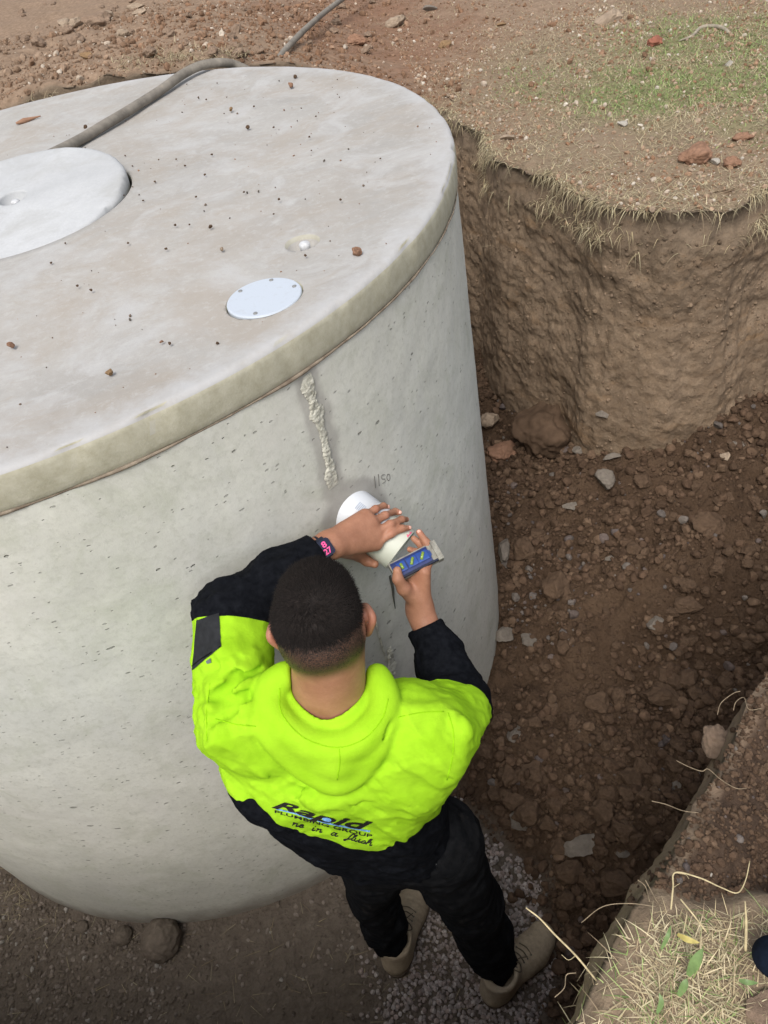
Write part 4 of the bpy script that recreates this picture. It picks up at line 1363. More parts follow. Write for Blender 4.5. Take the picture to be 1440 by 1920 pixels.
armL = (np.minimum(dL, dfL) < .12) & ((V - J['shL']) @ uL > .03) & sleeve
armR = (np.minimum(dR, dfR) < .12) & ((V - J['shR']) @ uR > .03) & sleeve
black = np.where(armL, cutL, black); black = np.where(armR, cutR, black)
# flat pocket patch on the back of the left upper arm
pc = [dep(368, 1240, 1.45), dep(378, 1155, 1.50), dep(413, 1152, 1.50), dep(417, 1225, 1.45)]
m = NT('hoodie_cloth', .9, .06)
n1 = m.noise(14, 4, .6); n2 = m.noise(500, 2, .6)
yel = m.ramp(n1, [(.3, (.27, .51, .014)), (.7, (.33, .59, .022))])
blk = m.ramp(m.noise(60, 5, .7), [(.35, (.003, .0035, .005)), (.75, (.010, .011, .014))])
c = m.mix(m.ramp(m.math('ADD', m.math('MULTIPLY', m.attr('black'), 40.), .5), [(.48, 0.), (.52, 1.)]), yel, blk)
m.col(c)
b1 = m.bump(m.noise(30, 3, .55), .35, .006)
m.bump(n2, .3, .0012, b1)
HOOD = m.m
top = mesh_obj('hooded_top', V, Q, HOOD, worker, attrs={'black': black})

# ---- things sewn, printed and worn ----------------------------------------------------
from mathutils.bvhtree import BVHTree
TV, TQ = V, Q
BVH = BVHTree.FromPolygons([tuple(v) for v in TV.tolist()], TQ.tolist())
def on_top(px, py, off=.001):
    d = Vector(ray(px, py)).normalized()
    h = BVH.ray_cast(Vector(CAM), d)
    if h[0] is None:
        h = BVH.find_nearest(Vector(dep(px, py, 1.6)))
    return np.array(h[0]) + np.array(h[1]) * (off if np.dot(h[1], d) < 0 else -off)

def drape(name, poly, mat, off=.0012, n=14, par=None, thick=0):
    """cloth patch laid on the garment: poly = four photo corners, ruled into an n x n sheet"""
    a, b, c_, d = [np.array(p, float) for p in poly]
    Vp = []
    for i in range(n + 1):
        for j in range(n + 1):
            u, v = i / n, j / n
            p = (a * (1 - u) + b * u) * (1 - v) + (d * (1 - u) + c_ * u) * v
            Vp.append(on_top(p[0], p[1], off))
    i = np.arange(n)[:, None] * (n + 1); j = np.arange(n)[None]
    F = np.stack([i + j, i + j + n + 1, i + j + n + 2, i + j + 1], -1).reshape(-1, 4)
    return mesh_obj(name, np.array(Vp), F, mat, par or top)
PATCH = plain('black_canvas', (.014, .015, .017), .7, .25, .3, 90, .0008)
drape('sleeve_pocket', [(370, 1163), (411, 1150), (415, 1213), (361, 1256)], PATCH, .0022)
TRIM = plain('black_thread', (.004, .004, .004), .8, .1)
tube('pocket_seam', [on_top(*p, .0028) for p in ((362, 1248), (378, 1236), (396, 1224), (413, 1214))], .0011, TRIM, top, 5, 3)
drape('pocket_tab', [(387, 1240), (396, 1233), (397, 1242), (390, 1244)], plain('grey_tab', (.10, .12, .11)), .003, 2)
seam_m = plain('yellow_thread', (.28, .56, .006), .85, .1)
for ln in (((840, 1336), (850, 1372), (848, 1420), (838, 1462)), ((524, 1290), (527, 1335), (560, 1376), (600, 1396), (640, 1401), (684, 1384), (716, 1348), (728, 1310)), ((636, 1404), (637, 1430), (632, 1462)), ((394, 1282), (388, 1330), (388, 1390)), ((746, 1345), (790, 1336), (832, 1334)), ((404, 1348), (440, 1358), (480, 1362))):
    tube('stitched_seam', [on_top(*p, .0006) for p in catmull(np.array(ln, float), 4)], .0009, seam_m, top, 5, 2)

# printed logo: three lines following the cloth
def line_px(s, base):
    base = np.array(base, float)
    q = catmull(base, 12)
    L = np.concatenate([[0], np.cumsum(np.linalg.norm(np.diff(q, axis=0), axis=1))]); L /= L[-1]
    return np.array([np.interp(s, L, q[:, 0]), np.interp(s, L, q[:, 1])])
def print_pts(P2, base, up0, up1, off):
    """P2: (n,2) with x in 0..1 along the line and y in cap heights"""
    outp = []
    for x, y in P2:
        b = line_px(x, base)
        u = np.array(up0) * (1 - x) + np.array(up1) * x
        p = b + u * y
        outp.append(on_top(p[0], p[1], off))
    return np.array(outp)
def glyphs(txt, shear=0, bold=0., cell=.05):
    cu = bpy.data.curves.new('lettering', 'FONT')
    cu.body = txt; cu.shear = shear; cu.offset = bold; cu.resolution_u = 3
    ob = bpy.data.objects.new('lettering', cu); C.objects.link(ob)
    dg = bpy.context.evaluated_depsgraph_get(); dg.update()
    me = bpy.data.meshes.new_from_object(ob.evaluated_get(dg))
    bpy.data.objects.remove(ob)
    import bmesh
    bm = bmesh.new(); bm.from_mesh(me)
    bmesh.ops.triangulate(bm, faces=bm.faces)
    for _ in range(2):
        bmesh.ops.subdivide_edges(bm, edges=[e for e in bm.edges if e.calc_length() > .16], cuts=1)
        bmesh.ops.triangulate(bm, faces=bm.faces)
    P = np.array([v.co[:2] for v in bm.verts]); F3 = np.array([[v.index for v in f.verts] for f in bm.faces])
    bm.free()
    P[:, 0] -= P[:, 0].min(); P[:, 0] /= P[:, 0].max(); P[:, 1] /= .69
    return P, F3
LOGO = plain('logo_black', (.018, .016, .014), .7, .2)
LBLUE = plain('logo_blue', (.16, .34, .62), .6, .2, .4, 200)
baseR = [(509, 1513), (552, 1523), (597, 1537), (645, 1548), (694, 1557)]
P, F3 = glyphs('Rapid', .35, .028)
mesh_obj('printed_logo', print_pts(P, baseR, (4, -13), (5, -16), .0018), None, LOGO, top, F3=F3, smooth=False)
# splash of blue along the foot of the letters, and the drop in the loop
r = np.random.default_rng(3)
sp2 = []; F2 = []
for k in range(70):
    x0 = .05 + .95 * k / 70
    b = -.10 + .14 * abs(math.sin(k * 1.3)) + .05 * r.random()
    sp2 += [(x0, -.20), (x0 + .014, -.20), (x0 + .014, b), (x0, b * .7)]
    F2.append([4 * k, 4 * k + 1, 4 * k + 2, 4 * k + 3])
mesh_obj('printed_splash', print_pts(sp2, baseR, (4, -11), (5, -13), .0012), np.array(F2), LBLUE, top, smooth=False)
a_ = np.linspace(0, 2 * np.pi, 14, endpoint=False)
mesh_obj('printed_drop', print_pts([(.555, .42)] + [(.555 + .045 * math.cos(t), .42 + .26 * math.sin(t)) for t in a_], baseR, (4, -12), (5, -15), .0026), None, LBLUE, top, F3=np.array([[0, k + 1, (k + 1) % 14 + 1] for k in range(14)]), smooth=False)
P, F3 = glyphs('PLUMBING GROUP', 0, .012)
mesh_obj('printed_name', print_pts(P, [(515, 1523), (560, 1535), (612, 1549), (655, 1560), (697, 1570)], (0, -5), (1.2, -6), .0016), None, LOGO, top, F3=F3, smooth=False)
GL = {'n': (.5, [[(0, .45), (.08, .5), (.08, 0)], [(.08, .3), (.25, .5), (.32, .4), (.32, .05), (.4, 0), (.48, .15)]]),
      'e': (.36, [[(0, .25), (.25, .35), (.2, .52), (.05, .45), (.02, .15), (.15, 0), (.35, .15)]]),
      'i': (.24, [[(0, .5), (0, .08), (.1, 0), (.2, .15)], [(.03, .72), (.05, .78)]]),
      'a': (.5, [[(.3, .45), (.1, .5), (0, .2), (.12, 0), (.3, .3), (.32, .5)], [(.32, .5), (.3, .08), (.4, 0), (.5, .15)]]),
      'f': (.3, [[(.35, .9), (.25, 1.05), (.15, .8), (.1, 0), (0, -.35), (-.08, -.2), (.15, 0), (.3, .15)]]),
      'l': (.26, [[(0, .1), (.2, .8), (.18, 1.), (.08, .8), (.08, .1), (.18, 0), (.28, .15)]]),
      'u': (.48, [[(0, .5), (.02, .1), (.15, 0), (.28, .3), (.3, .5)], [(.3, .5), (.3, .08), (.4, 0), (.48, .15)]]),
      's': (.36, [[(0, .1), (.2, .5), (.28, .2), (.15, 0), (.02, .05)], [(.2, 0), (.38, .15)]]),
      'h': (.48, [[(0, .1), (.2, .85), (.15, 1.), (.06, .8), (.06, 0)], [(.06, .25), (.22, .5), (.3, .4), (.3, .08), (.38, 0), (.48, .15)]]), ' ': (.62, [])}
pen = 0; strokes = []
for ch in 'ne in a flush':
    w_, st_ = GL[ch]
    for q in st_: strokes.append([(pen + x + .3 * y, y) for x, y in q])
    pen += w_
pv, pf, po = [], [], 0
for q in strokes:
    q = catmull(np.array(q) / [pen, 1], 3)
    W = print_pts(q, [(546, 1546), (582, 1555), (618, 1564), (655, 1573), (697, 1585)], (0, -11), (0, -12), .0014)
    Vt, Ft, _ = tube_geo(W, .0013, 5, False); pv.append(Vt); pf.append(Ft + po); po += len(Vt)
mesh_obj('printed_slogan', np.vstack(pv), np.vstack(pf), LOGO, top)

# wrist watch --------------------------------------------------------------------------
wa = unit(J['wrL'] - J['elL'])
wc = J['elL'] * .055 + J['wrL'] * .945
STRAP = plain('dark_strap', (.010, .012, .022), .6, .3)
vw = unit(CAM - wc); vn = unit(vw - wa * (vw @ wa)); vs = np.cross(wa, vn)
watch = mesh_obj('watch_strap', *((lambda g: (g[0], g[1]))(tube_geo(np.array([wc + (vn * math.cos(t) + vs * math.sin(t)) * .0300 for t in np.linspace(0, 2 * np.pi, 41)]), .0035, 8, False))), STRAP, worker)
watch.data.transform(Matrix.Identity(4))
def wbox(name, off, ex, mat, par, bev=.3):
    c0 = wc + wa * off[0] + vs * off[1] + vn * off[2]
    Vb, Fb = box_geo(c0, (vn, wa, vs), (ex[2], ex[0], ex[1]), bev)
    o_ = mesh_obj(name, Vb, Fb, mat, par, smooth=False); fix_normals(o_); return o_
wbox('watch_band', (0, 0, .0265), (.0105, .024, .0035), STRAP, watch)
case = wbox('watch_case', (-.001, .002, .0320), (.0165, .0195, .0050), plain('dark_glass', (.008, .010, .030), .15, .6), watch, .25)
PK = plain('pink_digit', (.85, .10, .30), .4, .3)
for txt, oy in (('8', .008), ('27', -.008)):
    P, F3 = glyphs(txt, 0, .03)
    w_ = .012 if len(txt) == 1 else .020
    c0 = wc + vn * .0374 + vs * .002
    W = np.array([c0 + wa * (oy * 0 + (y - .5) * -.013 + (-.001 if len(txt) == 1 else -.001)) * 0 + vs * ((-.5 + x) * w_ * 0) for x, y in P])
    # digits run across the wrist, reading from the elbow side
    W = np.array([c0 + wa * ((x - .5) * w_) * .9 + vs * (oy + (y - .5) * .0125) * (-1 if (vs @ UP) < 0 else 1) for x, y in P])
    mesh_obj('watch_digits', W, None, PK, case, F3=F3, smooth=False)
band = unit(J['wrR'] - J['elR']); bc = J['elR'] * .055 + J['wrR'] * .945
u1 = unit(np.cross(band, [0, 0, 1])); u2 = np.cross(band, u1)
Vt, Ft, _ = tube_geo(np.array([bc + (u1 * math.cos(t) + u2 * math.sin(t)) * .0285 + band * .004 * math.sin(t) for t in np.linspace(0, 2 * np.pi, 33)]), .0012, 6, False)
mesh_obj('bracelet', Vt, Ft, TRIM, worker)

# ---- trousers -------------------------------------------------------------------------
leg = Blob(.010)
hL, hR = J['hipL'], J['hipR']
pc_ = lev[-1][0]
leg.add(pc_ - RX0 * .05, hL - [0, 0, .02], .098, .094); leg.add(pc_ + RX0 * .06, hR + RX0 * .02 - [0, 0, .02], .098, .100)
leg.add(hL - [0, 0, .02], hR - [0, 0, .02], .10, .10)
leg.chain([hL, along(hL, J['knL'], .5), J['knL'], along(J['knL'], J['anL'], .55), J['anL'] + [0, 0, .035]], [.090, .080, .064, .059, .047])
leg.chain([hR, along(hR, J['knR'], .5), J['knR'], along(J['knR'], J['anR'], .55), J['anR'] + [0, 0, .035]], [.096, .090, .078, .071, .058])
def leg_f(P, c, R):
    v = leg(P, c, R)
    low = sst(.75, .25, P[:, 2])
    wr = fbm(P * [1, 1, 1.9], 9, 3, .55, 141, True)
    v = v - (.006 + .004 * low) * (wr - .1)
    q = np.sin(P[:, 2] * 75 + 3 * noise(P * 7, 143)) * sst(.30, .14, P[:, 2]) * .004
    v = v - q
    v = np.maximum(v, .085 + .02 * noise(P * 9, 6) - P[:, 2])
    return np.maximum(v, P[:, 2] - (pc_[2] + .03))
Vl, Ql = sculpt(leg_f, np.minimum.reduce([J['anL'], J['anR'], hL, hR]) - [.2, .2, .1], np.maximum.reduce([J['anL'], J['anR'], hL, hR]) + [.2, .25, .15], .0055)
m = NT('black_trousers', .9, .06)
dn = m.noise(16, 5, .7)
c = m.ramp(m.noise(45, 5, .7), [(.35, (.0035, .004, .005)), (.8, (.014, .014, .015))])
c = m.mix(m.ramp(dn, [(.60, 0.), (.80, .45)]), c, (.06, .052, .045))
m.col(c)
b1 = m.bump(m.noise(22, 3), .4, .008); m.bump(m.noise(500, 2), .3, .001, b1)
trs = mesh_obj('trousers', Vl, Ql, m.m, worker)
BT = BVHTree.FromPolygons([tuple(v) for v in Vl.tolist()], Ql.tolist())
def on_leg(px, py, off=.001):
    d = Vector(ray(px, py)).normalized(); h = BT.ray_cast(Vector(CAM), d)
    return np.array(h[0]) + np.array(h[1]) * off if h[0] is not None else None
tg_ = [on_leg(*p, .0015) for p in ((808, 1616), (815, 1613), (818, 1620), (811, 1623))]
if all(t is not None for t in tg_): mesh_obj('trouser_tag', np.array(tg_), np.array([[0, 1, 2, 3]]), plain('white_tag', (.6, .62, .65)), trs, smooth=False)
q = [on_leg(*p, .0006) for p in ((818, 1626), (838, 1648), (856, 1640), (874, 1610), (880, 1582))]
if all(t is not None for t in q): tube('pocket_edge', q, .0014, TRIM, trs, 5, 3)

# ---- boots ----------------------------------------------------------------------------
def boot(heel, toe, ank, side):
    e = toe - heel; L = np.linalg.norm(e); e /= L; s_ = np.array([e[1], -e[0], 0]) * side      # s_ = outer side
    def q(a, b, z): return heel + e * a * L + s_ * b + [0, 0, z]
    root = bpy.data.objects.new('boot', None); root.empty_display_size = .05
    C.objects.link(root); root.parent = worker
    root.location = Vector(heel) - worker.location
    b = Blob(.012)
    b.add(q(.135, 0, .062), q(.20, 0, .066), .036, .037)
    b.add(q(.20, 0, .062), q(.55, .002, .050), .038, .034)
    b.add(q(.50, .008, .052), q(.66, .008, .046), .042, .043); b.add(q(.66, .006, .046), q(.845, -.002, .044), .044, .038)
    b.add(q(.70, .012, .044), q(.80, .010, .042), .036, .034)
    b.add(q(.25, 0, .10), q(.60, .004, .066), .036, .036)
    at = ank * [1, 1, 0] + [0, 0, .125]
    b.add(q(.20, 0, .075), q(.23, 0, .135), .041, .048); b.add(q(.34, 0, .085), q(.33, 0, .130), .036, .041)
    def f(P, c, R):
        v = b(P, c, R)
        v = v - .0016 * fbm(P, 26, 3, .55, 151)
        l = (P - heel) @ e / L
        v = v - .0018 * np.sin(l * 115 + 1.2 * noise(P * 14, 152)) * sst(.50, .60, l) * sst(.78, .70, l) * sst(.05, .07, P[:, 2])
        v = smax(v, -(np.linalg.norm((P - q(.27, 0, 0))[:, :2] / [1, 1], axis=1) - .037 + 1e3 * (P[:, 2] < .10)), .004)
        return np.maximum(np.maximum(v, .026 - P[:, 2]), P[:, 2] - .150 - .02 * (.3 - l) )
    V, Q = sculpt(f, np.minimum(heel, toe) - [.1, .1, .02], np.maximum(heel, toe) + [.1, .1, .19], .0042)
    m = LEA
    up = mesh_obj('boot_upper', V, Q, m, root)
    so_ = Blob(.010)
    so_.add(q(.135, 0, 0), q(.22, 0, 0), .039, .038); so_.add(q(.22, 0, 0), q(.55, .002, 0), .037, .038)
    so_.add(q(.55, .008, 0), q(.68, .008, 0), .044, .050); so_.add(q(.68, .007, 0), q(.83, -.001, 0), .049, .043)
    def g(P, c, R):
        P2 = P.copy(); P2[:, 2] = 0
        v = so_(P2)
        l = (P - heel) @ e
        v = v + .0028 * (np.sin(l * 330) > .2) * (P[:, 2] < .016)
        lo_ = .010 * sst(.36, .42, l / L) * sst(.58, .52, l / L) 
        return np.maximum(np.maximum(v, P[:, 2] - .030), lo_ - P[:, 2])
    V, Q = sculpt(g, np.minimum(heel, toe) - [.1, .1, .02], np.maximum(heel, toe) + [.1, .1, .06], .004)
    mesh_obj('boot_sole', V, Q, SOLE, root)
    # surface finder for the laces
    def top_z(a, off):
        P = q(a, off, 0) + np.c_[np.zeros((60, 2)), np.linspace(.15, .03, 60)]
        v = b(P); k = np.argmax(v < 0)
        return P[k]
    lc = []
    for k in range(5):
        a = .40 + .05 * k
        tube('lace', [top_z(a, -.021) + [0, 0, .001], top_z(a + .012, 0) + [0, 0, .0035], top_z(a + .004, .021) + [0, 0, .001]], .0019, LACE, up, 6, 5)
        for o2 in (-.023, .023):
            Vn, Fn = ICO[1]
            mesh_obj('eyelet', Vn * .0032 + top_z(a, o2), None, EYE, up, F3=Fn)
    k0 = top_z(.385, 0) + [0, 0, .006]
    for sg in (-1, 1):
        tube('lace', [k0, k0 + s_ * sg * .022 + e * .018 + [0, 0, .008], k0 + s_ * sg * .040 + e * .006 + [0, 0, -.004], k0 + s_ * sg * .018 - e * .006 + [0, 0, -.001], k0], .0020, LACE, up, 6, 6)
        tube('lace', [k0, k0 + s_ * sg * .014 + e * .030 + [0, 0, .002], k0 + s_ * sg * .026 + e * .052 + [0, 0, -.008]], .0018, LACE, up, 6, 6)
    # padded collar and side seam
    cl = [q(.27, 0, .146) + (e * math.cos(t) * .047 - s_ * math.sin(t) * .044) + [0, 0, -.012 * math.cos(t) * 0] for t in np.linspace(.5, 2 * np.pi - .5, 16)]
    tube('boot_collar', cl, .0075, LEA, up, 8, 3)
    tube('side_seam', [np.array(p) for p in [q(.42, .036, .075), q(.36, .043, .062), q(.30, .043, .045), q(.24, .040, .035)]], .0012, LACE, up, 5, 5)
    return root
LEA = None
m = NT('tan_suede', .92, .12)
m.col(m.mix(m.ramp(m.noise(18, 5, .7), [(.5, 0.), (.78, .6)]), m.ramp(m.noise(70, 5, .7), [(.3, (.28, .225, .155)), (.7, (.39, .32, .225))]), (.16, .13, .10)))
b1 = m.bump(m.noise(40, 4, .6), .3, .004); m.bump(m.noise(400, 2), .3, .001, b1)
LEA = m.m
SOLE = plain('brown_rubber', (.135, .105, .075), .85, .15, .3, 60, .001)
LACE = plain('tan_lace', (.115, .095, .068), .9, .1)
EYE = plain('eyelet_metal', (.08, .07, .055), .4, .5)
boot(at_z(737, 1838, 0), at_z(797, 1652, 0), J['anL'], -1)
boot(at_z(908, 1888, 0), at_z(1036, 1738, 0), J['anR'], 1)

# ================================================================== LOOSE EARTH, STONES, GRASS
PIT_T = BVHTree.FromPolygons([tuple(v) for v in np.c_[X2D.ravel(), Y2D.ravel(), Z2D.ravel()].tolist()], PITF.tolist())
GRD_T = BVHTree.FromPolygons([tuple(v) for v in GV.tolist()], GF.tolist())
DOWN = Vector((0, 0, -1))
def drop(tree, x, y, top=3.5):
    h = tree.ray_cast(Vector((float(x), float(y), top)), DOWN)
    return (np.array(h[0]), np.array(h[1])) if h[0] is not None else (None, None)
def seen(tree, px, py):
    for k in range(12):
        h = tree.ray_cast(Vector(CAM), Vector(ray(px, py + k * 3 * (-1) ** k)).normalized())
        if h[0] is not None: return np.array(h[0])
    return None

def stone_mat(name, rough=.93, bump=.006):
    m = NT(name, rough, .12)
    n = m.noise(45, 5, .7)
    c = m.mix(1., m.attr('col', 'Color'), m.ramp(n, [(.25, .62), (.75, 1.3)]), 'MULTIPLY')
    m.col(c)
    m.bump(m.noise(160, 4, .7), .6, bump)
    return m.m
STM = stone_mat('loose_stone')
VAR0 = [rock_geo(s + 90, 0, .2, .2, 3) for s in range(14)]
VAR1 = [rock_geo(s, 1, .38, .16, 5) for s in range(14)]
VAR2 = [rock_geo(s + 50, 2, .36, .20, 6) for s in range(10)]
SOILC = np.array([[.088, .056, .036], [.105, .067, .043], [.076, .048, .031], [.125, .082, .053], [.095, .060, .039]])
SHALE = np.array([[.20, .17, .15], [.16, .13, .12], [.24, .205, .175], [.20, .155, .135]])
def pick(pal, n, r, jit=.12):
    return pal[r.integers(0, len(pal), n)] * r.uniform(1 - jit, 1 + jit, (n, 1))

# soil crumbs heaped over the right side of the pit floor
r = np.random.default_rng(11)
def inframe(x, y, z, mg=60):
    P = np.c_[x, y, z] - CAM
    d = P @ FW
    px, py = 720 + FPX * (P @ RT) / d, 960 - FPX * (P @ UP) / d
    return (px > -mg) & (px < 1440 + 2 * mg) & (py > -mg) & (py < 1920 + mg)
n = 52000
x = r.uniform(-.05, 2.6, n); y = r.uniform(.35, 3.7, n)
e = edge_d(x, y)
dt = np.hypot(x - TX, y - TY)
clump = fbm(np.c_[x, y, x * 0], 3.0, 3, .6, 171)
ok = (e > .01 + .05 * r.normal(size=n)) & (dt > TR * 1.03) & (r.random(n) < np.clip(.62 + .5 * clump, .12, 1))
ok &= inframe(x, y, x * 0 + .25)
x, y = x[ok], y[ok]; n = len(x)
sz = np.clip(.0052 * (1 - r.random(n)) ** -.50, 0, .023)
z = floor_z(x, y) + sz * .55
c = pick(SOILC, n, r, .18) * np.where(sz > .008, 1.12, .95)[:, None]
gz = (r.random(n) < .03 + .14 * (fbm(np.c_[x, y, x * 0], 2.2, 2, .5, 173) > .35))
c[gz] = pick(SHALE, int(gz.sum()), r) * .7
sm_ = sz < .0062
tag(scatter('fine_soil_crumbs', np.c_[x, y, z][sm_], sz[sm_], c[sm_], STM, VAR0, .7), kind='stuff')
tag(scatter('soil_crumbs', np.c_[x, y, z][~sm_], sz[~sm_], c[~sm_], STM, VAR1, .7), kind='stuff')
print('crumbs', len(x))
# muddy gravel over the rest of the floor
n = 15000
x = r.uniform(-2.2, .3, n); y = r.uniform(.35, 1.6, n)
e = edge_d(x, y)
ok = (e < 0) & (np.hypot(x - TX, y - TY) > TR * 1.025) & (r.random(n) < np.clip(.75 + .6 * fbm(np.c_[x, y, x * 0], 2.4, 3, .6, 175) - .55 * sst(-.25, -.75, x) * sst(-1.2, -.8, x), .12, 1))
x, y = x[ok], y[ok]; n = len(x)
sz = r.uniform(.004, .0100, n)
z = floor_z(x, y) + sz * .05
c = pick(np.array([[.16, .13, .10], [.20, .163, .130], [.14, .112, .088], [.24, .20, .165]]), n, r, .12)
w_ = r.random(n) < .035; c[w_] = [.34, .31, .27]
tag(scatter('muddy_gravel', np.c_[x, y, z], sz, c, STM, VAR1, .7, seed=2), kind='stuff')
# clean pinkish grey gravel round the boots
n = 5200
x = r.uniform(-.42, .30, n); y = r.uniform(.38, 1.22, n)
e = edge_d(x, y)
wgt = sst(-.50, -.15, x - .25 * (y - .6)) * sst(.035, -.01, e)
ok = (r.random(n) < wgt) & (np.hypot(x - TX, y - TY) > TR * 1.025)
x, y = x[ok], y[ok]; n = len(x)
sz = r.uniform(.0048, .0092, n)
z = floor_z(x, y) + sz * r.uniform(.2, .9, n)
c = pick(np.array([[.34, .285, .255], [.40, .345, .315], [.29, .25, .225], [.36, .29, .255], [.46, .41, .375]]), n, r, .15)
tag(scatter('clean_gravel', np.c_[x, y, z], sz, c, STM, VAR1, .75, seed=3), kind='stuff')
# crumbly soil of the bench right of the lip
def ground_pts(n, xr, yr, r, cond=None):
    x = r.uniform(*xr, n); y = r.uniform(*yr, n)
    P = []
    for a, b in zip(x, y):
        if cond is not None and not cond(a, b): continue
        p, nn = drop(GRD_T, a, b)
        if p is not None and p[2] > 1.0 and abs(nn[2]) > .5: P.append(p)
    return np.array(P)
P = ground_pts(14000, (.24, 1.1), (.30, 1.1), r, lambda a, b: b < .55 + a * .45 and bench(a, b) > .4)
sz = np.clip(.0024 * (1 - r.random(len(P))) ** -.42, 0, .0085)
c = pick(SOILC * 1.0, len(P), r, .1)
g_ = r.random(len(P)) < .02; c[g_] = pick(SHALE * .7, int(g_.sum()), r)
tag(scatter('bench_crumbs', P + np.c_[sz * 0, sz * 0, sz * .3], sz, c, STM, VAR1, .7, seed=4), kind='stuff')
# rubble and crumbs on the surface behind the tank
P = ground_pts(36000, (-3.6, 2.6), (3.9, 9.0), r, lambda a, b: r.random() < np.clip(1.25 - .09 * b - .35 * max(0, a - .6), .15, 1) * (.45 + 1.1 * (noise(np.array([[a * 1.6, b * 1.6, 0]]), 181)[0] > -.25)))
sz = np.clip(.0042 * (1 - r.random(len(P))) ** -.44 * (1 - .45 * sst(.2, 1.2, P[:, 0])), 0, .024)
c = pick(np.array([[.21, .140, .092], [.245, .168, .113], [.18, .120, .079], [.28, .20, .140], [.225, .145, .094]]), len(P), r, .15)
rd = sst(2.6, 1.2, np.hypot(P[:, 0] - .9, (P[:, 1] - 5.6) / 1.3))[:, None] * .55
c = c * (1 - rd) + c * [1.02, .84, .74] * rd
g_ = r.random(len(P)) < .06; c[g_] = pick(np.array([[.44, .36, .28], [.50, .43, .35], [.36, .29, .22]]), int(g_.sum()), r)
tag(scatter('surface_rubble', P + np.c_[sz * 0, sz * 0, sz * .3], sz, c, STM, VAR1, .65, seed=5), kind='stuff')
# grit and pale chips between the grass
P = ground_pts(24000, (.7, 3.3), (2.3, 5.6), r, lambda a, b: r.random() < .35 + .65 * (noise(np.array([[a * 2.1, b * 2.1, 0]]), 183)[0] > 0) + (b < 3.0))
sz = np.clip(.0024 * (1 - r.random(len(P))) ** -.5, 0, .012)
c = pick(np.array([[.30, .19, .12], [.36, .25, .17], [.24, .14, .085], [.33, .25, .18]]), len(P), r, .15)
g_ = r.random(len(P)) < .14; c[g_] = pick(np.array([[.52, .46, .38], [.46, .38, .30]]), int(g_.sum()), r)
tag(scatter('surface_grit', P + np.c_[sz * 0, sz * 0, sz * .3], sz, c, STM, VAR1, .65, seed=6), kind='stuff')
# dust grains on the lid
n = 260
th_ = r.uniform(0, 2 * np.pi, n); q = np.sqrt(r.uniform(0, 1, n)) * (TR - .04)
x, y = TX + q * np.cos(th_), TY + q * np.sin(th_)
ok = (np.hypot(x - MAN_C[0], y - MAN_C[1]) > MAN_R + .03) & (np.hypot(x - COVER_C[0], y - COVER_C[1]) > COVER_R * 0)
x, y = x[ok], y[ok]
sz = np.clip(.0011 * (1 - r.random(len(x))) ** -.5, 0, .0035)
tag(scatter('lid_grit', np.c_[x, y, TH + lid_h(x, y) + sz * .6], sz, pick(np.array([[.16, .12, .09], [.24, .15, .10], [.10, .085, .07]]), len(x), r), STM, VAR1, .7, seed=8), kind='stuff')

# crumbs and lumps still stuck in the cut face
P, Nn = [], []
for _ in range(5000):
    px, py = r.uniform(860, 1450), r.uniform(250, 900)
    h = GRD_T.ray_cast(Vector(CAM), Vector(ray(px, py)).normalized())
    if h[0] is not None and abs(h[1][2]) < .6 and h[0][2] < 1.46 and r.random() < .5 + .6 * noise(np.array([[h[0][0] * 5, h[0][1] * 5, h[0][2] * 5]]), 199)[0]: P.append(h[0]); Nn.append(h[1])
P = np.array(P); sz = np.clip(.0030 * (1 - r.random(len(P))) ** -.42, 0, .013)
topm = sst(1.30, 1.38, P[:, 2])[:, None]
c = pick(np.array([[.20, .142, .094], [.22, .158, .106], [.17, .12, .08], [.24, .175, .12]]), len(P), r, .15) * (1 - topm * .35)
tag(scatter('wall_crumbs', P - np.array(Nn) * (sz * .2)[:, None], sz, c, STM, VAR1, .6, seed=9), kind='stuff')
# ---- single stones ----------------------------------------------------------------------
proto = {}
for k in range(13):
    V_, F_ = rock_geo(200 + k, 4, [.30, .42, .52][k % 3], [.16, .10, .07][k % 3], 8) if k < 12 else rock_geo(300, 4, .12, .06, 3)
    V_ = V_ * (1 + .045 * fbm(V_ + k, 5, 4, .6, 205 + k))[:, None]
    proto[k] = (V_, F_)
def rock_mat(name, c, speck=.3):
    m = NT(name, .93, .12)
    n = m.noise(2.2, 6, .68); n2 = m.noise(9, 5, .7)
    cc = m.ramp(n, [(.3, tuple(v * .7 for v in c)), (.7, tuple(min(1, v * 1.2) for v in c))])
    cc = m.mix(m.ramp(n2, [(.5, 0.), (.75, speck)]), cc, (.11, .075, .052))
    m.col(cc); m.bump(m.noise(12, 6, .7), .6, .006)
    return m.m
RM = {'clay': rock_mat('clay_clod', (.108, .070, .045), .10), 'red': rock_mat('red_earth', (.27, .155, .100), .1), 'shale': rock_mat('grey_shale', (.195, .168, .138), .35),
      'tan': rock_mat('tan_stone', (.33, .255, .185), .4), 'white': rock_mat('pale_stone', (.42, .385, .33), .1), 'mud': rock_mat('mud_clod', (.15, .122, .095), .1), 'dry': rock_mat('dry_clod', (.24, .17, .12)),
      'orange': rock_mat('ochre_stone', (.27, .175, .095), .2), 'brick': rock_mat('brick_bit', (.30, .12, .08), .2)}
cache = {}
